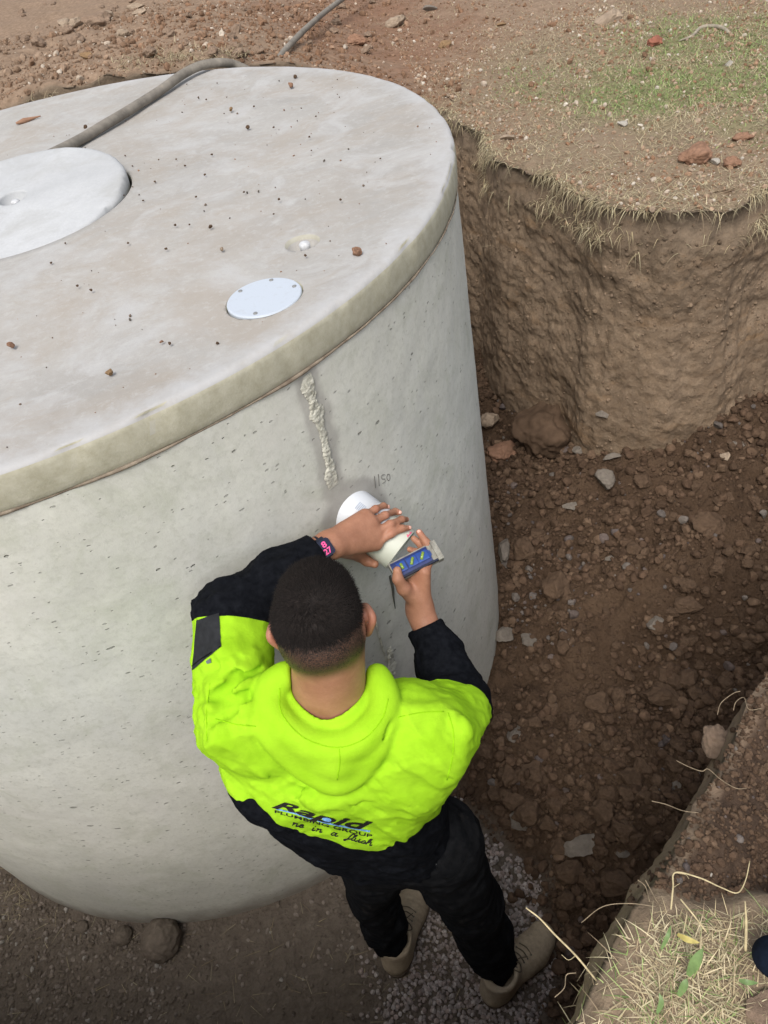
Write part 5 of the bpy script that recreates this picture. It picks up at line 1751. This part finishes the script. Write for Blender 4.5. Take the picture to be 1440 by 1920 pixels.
def rock(name, loc, size, k, mat, label, cat, group=None, rz=None, tilt=.3, seed=0):
    key = (k, mat)
    if key not in cache:
        o = mesh_obj(name, proto[k][0], None, RM[mat], None, F3=proto[k][1], smooth=True)
        cache[key] = o
    else:
        o = cache[key].copy(); o.name = name; C.objects.link(o)
    for a in ('label', 'category', 'group'):
        if a in o: del o[a]
    rr = np.random.default_rng(seed + k * 7 + 3)
    o.location = [float(v) for v in loc]
    o.scale = [float(v) for v in size]
    o.rotation_euler = (rr.uniform(-tilt, tilt), rr.uniform(-tilt, tilt), rr.uniform(0, 6.28) if rz is None else rz)
    return tag(o, label, cat, group)
def stone_px(px, py, w, h, k, mat, label, cat='stone', tree=None, name=None, thick=.6, rz=None, seed=0, sink=.25, group=None):
    """a stone w x h photo pixels large resting on the surface seen at a pixel"""
    p = seen(tree or PIT_T, px, py)
    if p is None: print('nowhere', px, py); return
    d = (p - CAM) @ FW
    a = w * d / FPX / 2 * 1.12; b = h * d / FPX / 2 * 1.25
    t = min(a, b) * thick
    return rock(name or ('stone' if cat == 'stone' else cat), p + [0, 0, t * (1 - sink * 2)], (a, b, t), k, mat, label, cat, group, rz if rz is not None else -.2, .25, seed)

L_ = [(1022, 822, 110, 110, 3, 'clay', 'largest brown clay boulder in the corner where tank and pit wall meet', 'boulder', 'clay_boulder', .9),
      (922, 795, 36, 34, 4, 'tan', 'tan rock wedged between tank and boulder at the far end of the gap', 'stone', 'stone', .9),
      (945, 856, 52, 40, 6, 'red', 'rust brown rock touching the tank just in front of the corner boulder', 'stone', 'stone', .8),
      (1134, 905, 36, 38, 1, 'shale', 'pale upright grey stone standing on the heap below the pit wall', 'stone', 'stone', .9),
      (1097, 841, 52, 26, 2, 'shale', 'flat layered grey shale slab at the foot of the pit wall', 'stone', 'flat_stone', .5),
      (1155, 855, 48, 24, 5, 'shale', 'long flat shale slab right of the layered slab at the wall foot', 'stone', 'flat_stone', .45),
      (1205, 903, 30, 40, 7, 'clay', 'brown clod half buried right of the pale upright stone', 'clod', 'clod', .6),
      (1355, 858, 24, 20, 8, 'tan', 'small tan stone on the heap near the right edge of the photo', 'stone', 'stone', .7),
      (1380, 832, 42, 18, 11, 'shale', 'flat pale shale flake high on the heap at the right edge', 'stone', 'flat_stone', .5),
      (1068, 952, 26, 22, 8, 'shale', 'small squarish light stone on loose earth left of the heap', 'stone', 'stone', .8),
      (943, 1032, 24, 58, 10, 'shale', 'tall narrow stone leaning against the side of the tank', 'stone', 'stone', .9),
      (984, 1038, 38, 44, 9, 'clay', 'brown clod beside the tall narrow stone at the tank', 'clod', 'clod', .8),
      (1043, 1108, 46, 54, 6, 'clay', 'round brown clay lump alone in the middle of the loose earth', 'clod', 'clod', .9),
      (1229, 1167, 38, 34, 2, 'shale', 'triangular grey stone in the middle of the crumbly slope', 'stone', 'stone', .5),
      (944, 1194, 34, 46, 5, 'shale', 'pale jagged grey stone touching the foot of the tank', 'stone', 'stone', .8),
      (993, 1202, 42, 34, 11, 'shale', 'brownish grey stone just right of the jagged stone by the tank', 'stone', 'stone', .6),
      (1142, 1048, 20, 18, 8, 'shale', 'small flat grey stone on the brown earth above the clay lump', 'stone', 'stone', .5),
      (965, 1376, 32, 36, 2, 'shale', 'round flat grey stone right of the yellow elbow', 'stone', 'stone', .5),
      (1085, 1585, 64, 54, 5, 'shale', 'largest flat grey stone in the dark soil right of the trousers', 'stone', 'flat_stone', .5),
      (975, 1540, 48, 40, 11, 'shale', 'wide grey brown slab right of the black trousers', 'stone', 'flat_stone', .5),
      (1264, 1474, 24, 26, 8, 'shale', 'squarish blue grey stone near the pale lip of the pit', 'stone', 'stone', .7),
      (1165, 1600, 28, 16, 10, 'shale', 'narrow grey flake beside the largest flat grey stone', 'stone', 'stone', .5),
      (1160, 1665, 62, 44, 9, 'clay', 'broad brown clod close under the grassy lip', 'clod', 'clod', .7),
      (1070, 1640, 50, 40, 6, 'clay', 'brown clod just below the largest flat grey stone', 'clod', 'clod', .8),
      (1000, 1450, 44, 36, 3, 'clay', 'dark brown clod between the worker and the crumbly slope', 'clod', 'clod', .8),
      (1330, 985, 60, 44, 0, 'clay', 'broad brown lump on the upper slope near the right edge', 'clod', 'clod', .6),
      (1120, 1320, 46, 34, 3, 'clay', 'rough clod in the lower middle of the crumbly slope', 'clod', 'clod', .7),
      (1290, 1140, 46, 30, 9, 'clay', 'low brown clod right of the triangular grey stone', 'clod', 'clod', .6),
      (308, 1768, 66, 60, 12, 'mud', 'biggest round muddy clod lying against the front foot of the tank', 'clod', 'clod', .9),
      (233, 1757, 32, 28, 12, 'mud', 'smaller round clod left of the big clod at the tank foot', 'clod', 'clod', .8),
      (154, 1740, 26, 18, 12, 'mud', 'flat brown lump left of the two clods at the tank foot', 'clod', 'clod', .6)]
for k, (px, py, w_, h_, kk, mt, lb, ct, nm, tk) in enumerate(L_):
    stone_px(px, py, w_, h_, kk, mt, lb, ct, PIT_T, nm, tk, seed=k)
stone_px(1130, 775, 24, 26, 8, 'shale', 'small grey stone stuck in the smooth pit wall', 'stone', GRD_T, 'stone', .8, sink=.5)
S_ = [(124, 52, 24, 26, 1, 'tan', 'pale upright stone at the left end of the clod row behind the tank', 'stone'),
      (146, 48, 26, 22, 4, 'tan', 'tan stone right of the pale upright stone in the clod row', 'stone'),
      (185, 45, 52, 30, 3, 'dry', 'big dark brown clod in the row of clods behind the tank', 'clod'),
      (202, 34, 22, 20, 5, 'tan', 'tan stone sitting on top of the big dark brown clod', 'stone'),
      (258, 16, 42, 16, 2, 'tan', 'long pale flat stone at the right end of the clod row', 'stone'),
      (262, 27, 26, 18, 8, 'tan', 'squat tan stone under the long pale flat stone', 'stone'),
      (228, 65, 26, 14, 10, 'tan', 'flat tan stone below the clod row', 'stone'),
      (144, 80, 30, 24, 7, 'dry', 'brown lump on the bank below the pale upright stone', 'clod'),
      (165, 108, 30, 22, 11, 'orange', 'yellowish stone on the bank just behind the lid', 'stone'),
      (745, 48, 40, 26, 4, 'tan', 'tan rock on the red earth right of the hose', 'stone'),
      (670, 84, 34, 24, 9, 'red', 'reddish rock between hose and lid edge', 'stone'),
      (806, 20, 26, 14, 5, 'shale', 'grey stone near the top edge of the photo', 'stone'),
      (832, 88, 26, 16, 10, 'orange', 'small ochre stone in the red earth beyond the lid', 'stone'),
      (940, 48, 16, 12, 8, 'orange', 'yellow brown pebble on the bare ground far behind the lid', 'stone'),
      (1140, 42, 46, 28, 7, 'tan', 'large smooth pinkish stone half buried above the grass', 'stone'),
      (1228, 84, 24, 22, 6, 'brick', 'round red brick coloured lump among the grass', 'clod'),
      (1168, 236, 18, 12, 1, 'white', 'white pebble on the straw covered turf', 'stone'),
      (1367, 122, 18, 14, 2, 'white', 'whitish stone in the green grass', 'stone'),
      (1341, 307, 16, 16, 1, 'white', 'white stone in the red soil at the brink of the pit', 'stone'),
      (1302, 300, 56, 44, 3, 'red', 'broad reddish clod at the brink of the pit', 'clod'),
      (1372, 312, 28, 28, 9, 'red', 'smaller reddish clod right of the white stone at the brink', 'clod'),
      (950, 262, 26, 14, 5, 'tan', 'flat pale stone at the turf corner above the pit', 'stone'),
      (1392, 262, 34, 20, 0, 'red', 'reddish clod above the brink near the right edge', 'clod'),
      (1330, 1640 + 0, 10, 8, 8, 'white', 'tiny white stone on the dark bench', 'stone')]
for k, (px, py, w_, h_, kk, mt, lb, ct) in enumerate(S_):
    stone_px(px, py, w_, h_, kk, mt, lb, ct, GRD_T, None, .75, seed=k + 40)
stone_px(1348, 1402, 56, 60, 9, 'dry', 'pale brown lump of earth stuck to the lip of the pit', 'clod', GRD_T, 'clod', .8, seed=77, sink=.3)
stone_px(1432, 1892, 66, 56, 3, 'dry', 'brown clod at the lower right corner beside the dry grass', 'clod', GRD_T, 'clod', .5, seed=78, sink=.45)

# look-alike clods: many, all of one kind, each its own object
r = np.random.default_rng(23)
cnt = 0
while cnt < 150:
    px, py = r.uniform(900, 1440), r.uniform(830, 1720)
    if px > 1160 + (1700 - py) * .61 - 20: continue
    p = seen(PIT_T, px, py)
    if p is None or edge_d(p[0], p[1]) < .04 or np.hypot(p[0] - TX, p[1] - TY) < TR * 1.05: continue
    s0 = r.uniform(.016, .032) * (1.15 if py > 1250 else .85) * (1.45 if cnt % 6 == 0 else 1)
    kk = int(r.choice([3, 6, 9, 0, 7]))
    rock('clod', p + [0, 0, s0 * .45], (s0 * r.uniform(.8, 1.3), s0 * r.uniform(.8, 1.2), s0 * r.uniform(.65, .95)), kk, 'clay', 'rough brown clod lying loose among many like it on the pit floor', 'clod', 'look-alike brown clods on the pit floor', seed=cnt, tilt=.5)
    cnt += 1
cnt = 0
while cnt < 45:
    px, py = r.uniform(0, 760), r.uniform(0, 120)
    p = seen(GRD_T, px, py)
    if p is None or (py > 118 - px * .02 and px > 300): continue
    s0 = r.uniform(.020, .050)
    rock('clod', p + [0, 0, s0 * .25], (s0 * r.uniform(.8, 1.3), s0 * r.uniform(.8, 1.2), s0 * r.uniform(.6, .8)), int(r.choice([3, 6, 9, 0, 7])), 'dry', 'dry brown clod lying loose among many like it behind the tank', 'clod', 'look-alike dry clods behind the tank', seed=cnt + 300, tilt=.5)
    cnt += 1

# crumbs one can tell apart on the lid
def lid_at(px, py): return at_z(px, py, TH)
C_ = [(671, 476, 16, 20, 'red', 'largest rust red lump on the lid, right of the small recess'), (545, 160, 11, 8, 'red', 'reddish crumb near the far edge of the lid'),
      (553, 144, 7, 6, 'clay', 'dark crumb just behind the reddish crumb near the far edge'), (433, 205, 9, 7, 'orange', 'pale orange crumb in the far part of the lid'),
      (465, 238, 8, 7, 'clay', 'dark crumb in front of the pale orange crumb'), (394, 424, 7, 6, 'clay', 'brown crumb in the middle of the lid left of the recess'),
      (416, 466, 8, 6, 'tan', 'tan crumb between the recess and the manhole'), (20, 648, 13, 12, 'red', 'reddish brown lump near the left border of the photo'),
      (205, 699, 13, 12, 'orange', 'ochre lump near the front edge of the lid'), (302, 639, 7, 5, 'red', 'tiny red crumb in front of the round white cover'),
      (160, 238, 8, 6, 'clay', 'dark crumb beside the hose on the lid')]
for k, (px, py, w_, h_, mt, lb) in enumerate(C_):
    p = lid_at(px, py); d = (p - CAM) @ FW; a = w_ * d / FPX / 2 * 1.1; b = h_ * d / FPX / 2 * 1.2
    rock('crumb', p + [0, 0, b * .6 - .004], (a, b, b * .9), [3, 6, 9, 4][k % 4], mt, lb, 'crumb', seed=k)
CR = [(350, 157), (407, 155), (372, 182), (387, 186), (425, 181), (420, 212), (476, 199), (565, 202), (592, 217), (513, 238), (580, 256), (584, 281), (636, 181), (457, 359), (384, 327), (367, 368), (328, 421), (311, 466),
      (330, 298), (347, 310), (397, 289), (240, 455), (122, 455), (96, 492), (145, 535), (170, 543), (248, 310), (234, 291), (176, 253), (523, 373), (638, 374), (513, 400), (572, 478), (318, 643), (407, 643), (713, 296), (232, 365), (290, 340), (355, 420), (248, 350), (226, 310), (268, 375), (197, 225), (236, 226)]
for k, (px, py) in enumerate(CR):
    p = lid_at(px, py); a = r.uniform(.0022, .0042)
    rock('crumb', p + [0, 0, a * .6 - .003], (a, a * .9, a * .8), [3, 6, 9, 4][k % 4], 'clay', 'tiny dark crumb of earth lying among many like it on the lid', 'crumb', 'look-alike crumbs on the lid', seed=k + 500)
p = lid_at(45, 225)
smear_pts = [lid_at(*q) + [0, 0, -.001] for q in ((30, 231), (45, 226), (58, 222), (76, 217))]
sm_o = tube('dried_smear', smear_pts, [.004, .010, .006, .002], RM['red'], None, 8, 6)
tag(sm_o, 'reddish streak of dried mud on the far left of the lid', 'mud')

# ---- grass --------------------------------------------------------------------------
def blades(name, base, L, dirs, bend, wd, col, par=None, seg=3):
    """curved tapering blades; dirs = unit lean directions (n,3), bend = droop"""
    n = len(base)
    side = np.cross(dirs, [0, 0, 1.]) + 1e-5
    side /= np.linalg.norm(side, axis=1)[:, None]
    Vs = []
    for k in range(seg + 1):
        t = k / seg
        p = base + dirs * (L * t)[:, None]
        p[:, 2] -= bend * L * t * t
        w_ = wd * (1 - t) ** .6 if k < seg else wd * .08
        Vs += [p - side * w_[:, None] / 2, p + side * w_[:, None] / 2]
    V = np.stack(Vs, 1).reshape(-1, 3)
    k0 = (np.arange(n) * (2 * seg + 2))[:, None, None]
    q = np.array([[2 * k, 2 * k + 1, 2 * k + 3, 2 * k + 2] for k in range(seg)])[None]
    return mesh_obj(name, V, (k0 + q).reshape(-1, 4), GRM, par, attrs={'col': np.repeat(col, 2 * seg + 2, 0)})
m = NT('grass_blade', .7, .2)
m.col(m.attr('col', 'Color'))
GRM = m.m
STRAW = np.array([[.44, .36, .21], [.56, .47, .30], [.34, .27, .16], [.48, .42, .26], [.28, .21, .13]])
GREEN = np.array([[.17, .23, .07], [.22, .29, .10], [.13, .19, .06], [.28, .33, .13]])
def lean(n, r, up):
    a = r.uniform(0, 2 * np.pi, n); u = r.uniform(*up, n)
    return np.c_[np.cos(a) * np.sqrt(1 - u * u), np.sin(a) * np.sqrt(1 - u * u), u]
def mask_at(px, py, rx, ry, P, zz=G):
    p = at_z(px, py, zz)
    return sst(1.5, .5, np.hypot((P[:, 0] - p[0]) / rx, (P[:, 1] - p[1]) / ry))
r = np.random.default_rng(31)
P = ground_pts(125000, (.70, 3.4), (2.40, 6.4), r, lambda a, b: inframe(a, b, G, 20))
nz = fbm(P * [1, 1, 0], 1.9, 3, .5, 191)
lv = np.clip(mask_at(1400, 120, .60, .95, P) + .75 * mask_at(1230, 190, .25, .5, P) + .5 * mask_at(1060, 160, .3, .5, P) + .25 * mask_at(1040, 210, .2, .3, P), 0, 1) * sst(-.6, .35, nz)
sv = np.clip(mask_at(1150, 230, .7, 1.2, P) + mask_at(1400, 150, 1.2, 1.6, P), 0, 1) * (1 - .85 * mask_at(1340, 300, .45, .16, P)) * (1 - .6 * mask_at(880, 200, .25, .8, P))
g_ = r.random(len(P)) < lv * .50
s_ = (~g_) & (r.random(len(P)) < .05 + .62 * sv * sst(-.9, .3, fbm(P * [1, 1, 0], 4.5, 3, .5, 197)))
Pg, Ps = P[g_], P[s_]
blades('live_grass', Pg, r.uniform(.018, .048, len(Pg)), lean(len(Pg), r, (.2, .9)), r.uniform(.1, .5, len(Pg)), r.uniform(.0022, .0044, len(Pg)), pick(GREEN, len(Pg), r, .2))['kind'] = 'stuff'
blades('dry_grass', Ps + [0, 0, .001], r.uniform(.014, .052, len(Ps)), lean(len(Ps), r, (.02, .6)), r.uniform(.0, .25, len(Ps)), r.uniform(.0016, .0034, len(Ps)), pick(STRAW * .85, len(Ps), r, .2))['kind'] = 'stuff'
# hanging fringe along the brink
idx = np.where((RIM[:, 0] > .62) & (RIM[:, 0] < 1.9) & (RIM[:, 1] > 2.2) & (RIM[:, 1] < 4.3))[0]
fr = r.choice(idx, 13000)
dens = sst(-.25, .35, fbm(np.c_[RIM[fr, :2], fr * 0], 5, 2, .5, 195))
fr = fr[r.random(len(fr)) < .08 + .92 * dens]
tofs = r.uniform(-.045, .05, len(fr))
B_ = np.c_[RIM[fr, :2] + RNRM[fr] * tofs[:, None], np.zeros(len(fr))]
bz = []
for b_ in B_:
    p, nn = drop(GRD_T, b_[0], b_[1]); bz.append(p[2] if p is not None else G)
B_[:, 2] = bz
ok = B_[:, 2] > 1.35
B_, fr = B_[ok], fr[ok]
Dv = lean(len(B_), r, (-.15, .5)); Dv[:, :2] -= RNRM[fr] * .7; Dv /= np.linalg.norm(Dv, axis=1)[:, None]
blades('brink_fringe', B_, r.uniform(.015, .07, len(B_)), Dv, r.uniform(.4, 1.2, len(B_)), r.uniform(.0016, .0036, len(B_)), pick(np.vstack([STRAW * .8, STRAW, STRAW * .8, STRAW * .6]), len(B_), r, .2))['kind'] = 'stuff'
# tufts at the bank behind the lid
T_ = []
for (px, py) in ((330, 100), (345, 108), (360, 98), (300, 92), (420, 100), (430, 108), (240, 112), (255, 122), (400, 105), (85, 178), (310, 108)):
    p = seen(GRD_T, px, py)
    if p is not None: T_.append(p + r.normal(scale=[.06, .05, .0], size=(70, 3)))
T_ = np.vstack(T_)
blades('bank_tufts', T_, r.uniform(.04, .10, len(T_)), lean(len(T_), r, (.1, .9)), r.uniform(.2, .9, len(T_)), r.uniform(.002, .004, len(T_)), pick(STRAW * .75, len(T_), r, .2))['kind'] = 'stuff'
# dry twigs and straw on the left bottom of the pit
Pb = []
for _ in range(420):
    px, py = r.normal(60, 55), r.normal(1660, 40)
    if r.random() < .45: px, py = r.uniform(0, 900), r.uniform(1650, 1920)
    p = seen(PIT_T, px, py)
    if p is not None and np.hypot(p[0] - TX, p[1] - TY) > TR * 1.03: Pb.append(p + [0, 0, .004])
Pb = np.array(Pb)
blades('pit_straw', Pb, r.uniform(.02, .07, len(Pb)), lean(len(Pb), r, (.0, .35)), r.uniform(0, .2, len(Pb)), r.uniform(.001, .0022, len(Pb)), pick(STRAW * .7, len(Pb), r, .2))['kind'] = 'stuff'

# foreground tussock: long dry blades with green ones among them
Pf = []
while len(Pf) < 6600:
    px, py = r.uniform(1050, 1760), r.uniform(1690, 2060)
    dd = (px - 1160) * .55 + (py - 1700)
    if py < 1705 + max(0, 1230 - px) * .55 + r.uniform(0, 30): continue
    if 1385 < px < 1500 and r.random() < .75 and py > 1740: continue
    if r.random() > .10 + .90 * sst(1150, 1270, px + (py - 1800) * .2): continue
    p = seen(GRD_T, px, py)
    if p is not None: Pf.append(p)
Pf = np.array(Pf); nF = len(Pf)
cf = pick(STRAW, nF, r, .2); gf = r.random(nF) < .16; cf[gf] = pick(GREEN * 1.1, int(gf.sum()), r, .2)
blades('tussock_grass', Pf, r.uniform(.012, .045, nF) * np.where(r.random(nF) < .1, 1.6, 1), lean(nF, r, (.0, .95)), r.uniform(.0, .8, nF), r.uniform(.0008, .0022, nF), cf, None, 4)['kind'] = 'stuff'
# broad green leaves and stems one can pick out
LEAF = plain('green_leaf', (.13, .20, .065), .5, .4, .25, 80)
YLEAF = plain('yellow_leaf', (.46, .38, .12), .55, .3, .25, 80)
STEM = plain('dry_stem', (.46, .38, .22), .8, .2, .3, 70, .0008)
ROOT = plain('pale_root', (.26, .20, .13), .85, .15, .3, 70)
def leaf(pxs, hs, wd, mat, label, name='grass_leaf'):
    P = np.array([at_z(px, py, h) for (px, py), h in zip(pxs, hs)])
    q = catmull(P, 6); n = len(q)
    T = np.gradient(q, axis=0); T /= np.linalg.norm(T, axis=1)[:, None]
    vw_ = CAM - q; S = np.cross(T, vw_); S /= np.linalg.norm(S, axis=1)[:, None]
    w_ = wd * np.sin(np.linspace(.35, np.pi - .02, n)) ** .8
    N_ = np.cross(S, T)
    V = np.vstack([q - S * w_[:, None] / 2, q - N_ * w_[:, None] * .12, q + S * w_[:, None] / 2])
    i = np.arange(n - 1)
    F = np.vstack([np.stack([i, i + 1, i + n + 1, i + n], 1), np.stack([i + n, i + n + 1, i + 2 * n + 1, i + 2 * n], 1)])
    o = mesh_obj(name, V, F, mat)
    return tag(o, label, 'grass')
def gz(px, py):
    p = seen(GRD_T, px, py); return p[2] if p is not None else G
leaf([(1272, 1868), (1283, 1848), (1288, 1835)], [gz(1272, 1868) + .01, 1.54, 1.545], .010, LEAF, 'short green leaf pointing down in the foreground tussock')
leaf([(1290, 1830), (1305, 1802), (1318, 1778)], [1.535, 1.56, 1.575], .013, LEAF, 'broad bright green leaf in the middle of the foreground tussock')
leaf([(1240, 1780), (1252, 1755), (1258, 1735)], [1.53, 1.55, 1.55], .006, LEAF, 'thin green blade left of the yellow leaf in the tussock')
leaf([(1270, 1752), (1290, 1762), (1312, 1768)], [1.545, 1.555, 1.55], .008, YLEAF, 'yellow leaf lying across the top of the foreground tussock')
leaf([(1385, 1838), (1402, 1842), (1422, 1843)], [1.55, 1.555, 1.55], .007, LEAF, 'green leaf lying flat at the right side of the tussock')
leaf([(1232, 1900), (1240, 1880), (1236, 1862)], [1.53, 1.545, 1.55], .007, LEAF, 'small green leaf low in the tussock near the photo bottom')
def stem(pxs, hs, rad, mat, label, cat='stem', name='dry_stem', twigs=()):
    P = [at_z(px, py, h) for (px, py), h in zip(pxs, hs)]
    o = tube(name, P, rad, mat, None, 7, 6)
    for tw in twigs:
        tube('twig', [at_z(px, py, h) for px, py, h in tw], [.0006, .0003], mat, o, 5, 4)
    return tag(o, label, cat)
stem([(1118, 1838), (1080, 1792), (1040, 1752), (1012, 1722), (986, 1702)], [1.52, 1.57, 1.60, 1.62, 1.63], [.0015, .0014, .0013, .0012, .0008], STEM, 'long straight straw stem reaching over the tan boot', twigs=[[(1079, 1792, 1.57), (1066, 1800, 1.575), (1053, 1790, 1.58)]])
stem([(1258, 1705), (1262, 1665), (1266, 1636), (1312, 1646), (1352, 1664), (1383, 1674), (1398, 1650), (1406, 1614)], [1.51, 1.53, 1.545, 1.55, 1.55, 1.55, 1.55, 1.555], [.0014, .0012, .0009, .0007], STEM, 'bent straw stem arching over the dark bench', twigs=[[(1266, 1636, 1.545), (1285, 1640, 1.54), (1292, 1648, 1.535)], [(1261, 1665, 1.53), (1275, 1656, 1.53)]])
stem([(1398, 1782), (1399, 1730), (1397, 1690)], [1.52, 1.56, 1.59], [.0022, .0020, .0008], STEM, 'upright pale grass stalk at the right side of the tussock')
stem([(1325, 1748), (1300, 1715), (1276, 1686)], [1.53, 1.545, 1.555], .0012, STEM, 'thin straw stem slanting up left from the tussock top')
stem([(1090, 1730), (1130, 1700), (1180, 1694), (1230, 1700)], [1.50, 1.53, 1.535, 1.53], .0006, ROOT, 'thin root trailing along the top of the grassy lip', 'root', 'root')
for k, (pts_, h, lb) in enumerate([([(1268, 1426), (1292, 1438), (1316, 1446), (1328, 1442), (1352, 1462), (1380, 1478), (1400, 1478)], 1.45, 'longest hair thin root crossing the pale lip'),
                          ([(1222, 1502), (1248, 1508), (1280, 1520), (1310, 1524)], 1.46, 'short thin root sticking out from the lip below the longest one'),
                          ([(1196, 1650), (1210, 1662), (1218, 1690)], 1.50, 'curled root hanging at the narrow middle of the lip'),
                          ([(1210, 1650), (1222, 1672), (1232, 1690), (1240, 1698)], 1.50, 'slender root left of the bent straw stem'),
                          ([(1345, 1340), (1352, 1318), (1375, 1300), (1388, 1296)], 1.43, 'fine root looping at the upper lip'),
                          ([(1375, 1332), (1380, 1316), (1395, 1308), (1404, 1330), (1430, 1328)], 1.43, 'branching fine root at the upper right of the lip'),
                          ([(1040, 1870), (1058, 1852), (1062, 1828), (1080, 1824)], 1.52, 'looped root at the lower left end of the grassy lip')]):
    tag(tube('root', [at_z(px, py, h + .006 * math.sin(3 * q_ + k)) for q_, (px, py) in enumerate(pts_)], .0007, ROOT, None, 5, 6), lb, 'root')
# stick on the turf
sp_ = [seen(GRD_T, *q) for q in ((1272, 80), (1298, 70), (1312, 56), (1330, 52), (1352, 55), (1366, 64))]
stk = tube('fallen_stick', [p + [0, 0, .008] for p in sp_], [.003, .008, .010, .010, .011, .009], plain('weathered_wood', (.30, .26, .20), .9, .1, .35, 40, .002), None, 8, 6)
tag(stk, 'weathered crooked stick lying on the grass', 'stick')
# dark navy object half hidden by the tussock
NV = plain('navy_rubber', (.005, .008, .016), .9, .1, .4)
bt = Blob(.012)
c0 = at_z(1468, 1800, 1.520)
bt.add(c0 + [-.015, .004, .008], c0 + [.10, -.05, .010], .026, .036); bt.add(c0 + [.02, -.01, .02], c0 + [.13, -.07, .05], .028, .040)
Vb, Qb = sculpt(lambda P, c, R: np.maximum(bt(P, c, R), 1.522 - P[:, 2]), c0 - [.12, .2, .08], c0 + [.3, .12, .2], .004)
tag(mesh_obj('shoe', Vb, Qb, NV), 'dark navy shoe tip at the right edge beside the tussock', 'shoe')
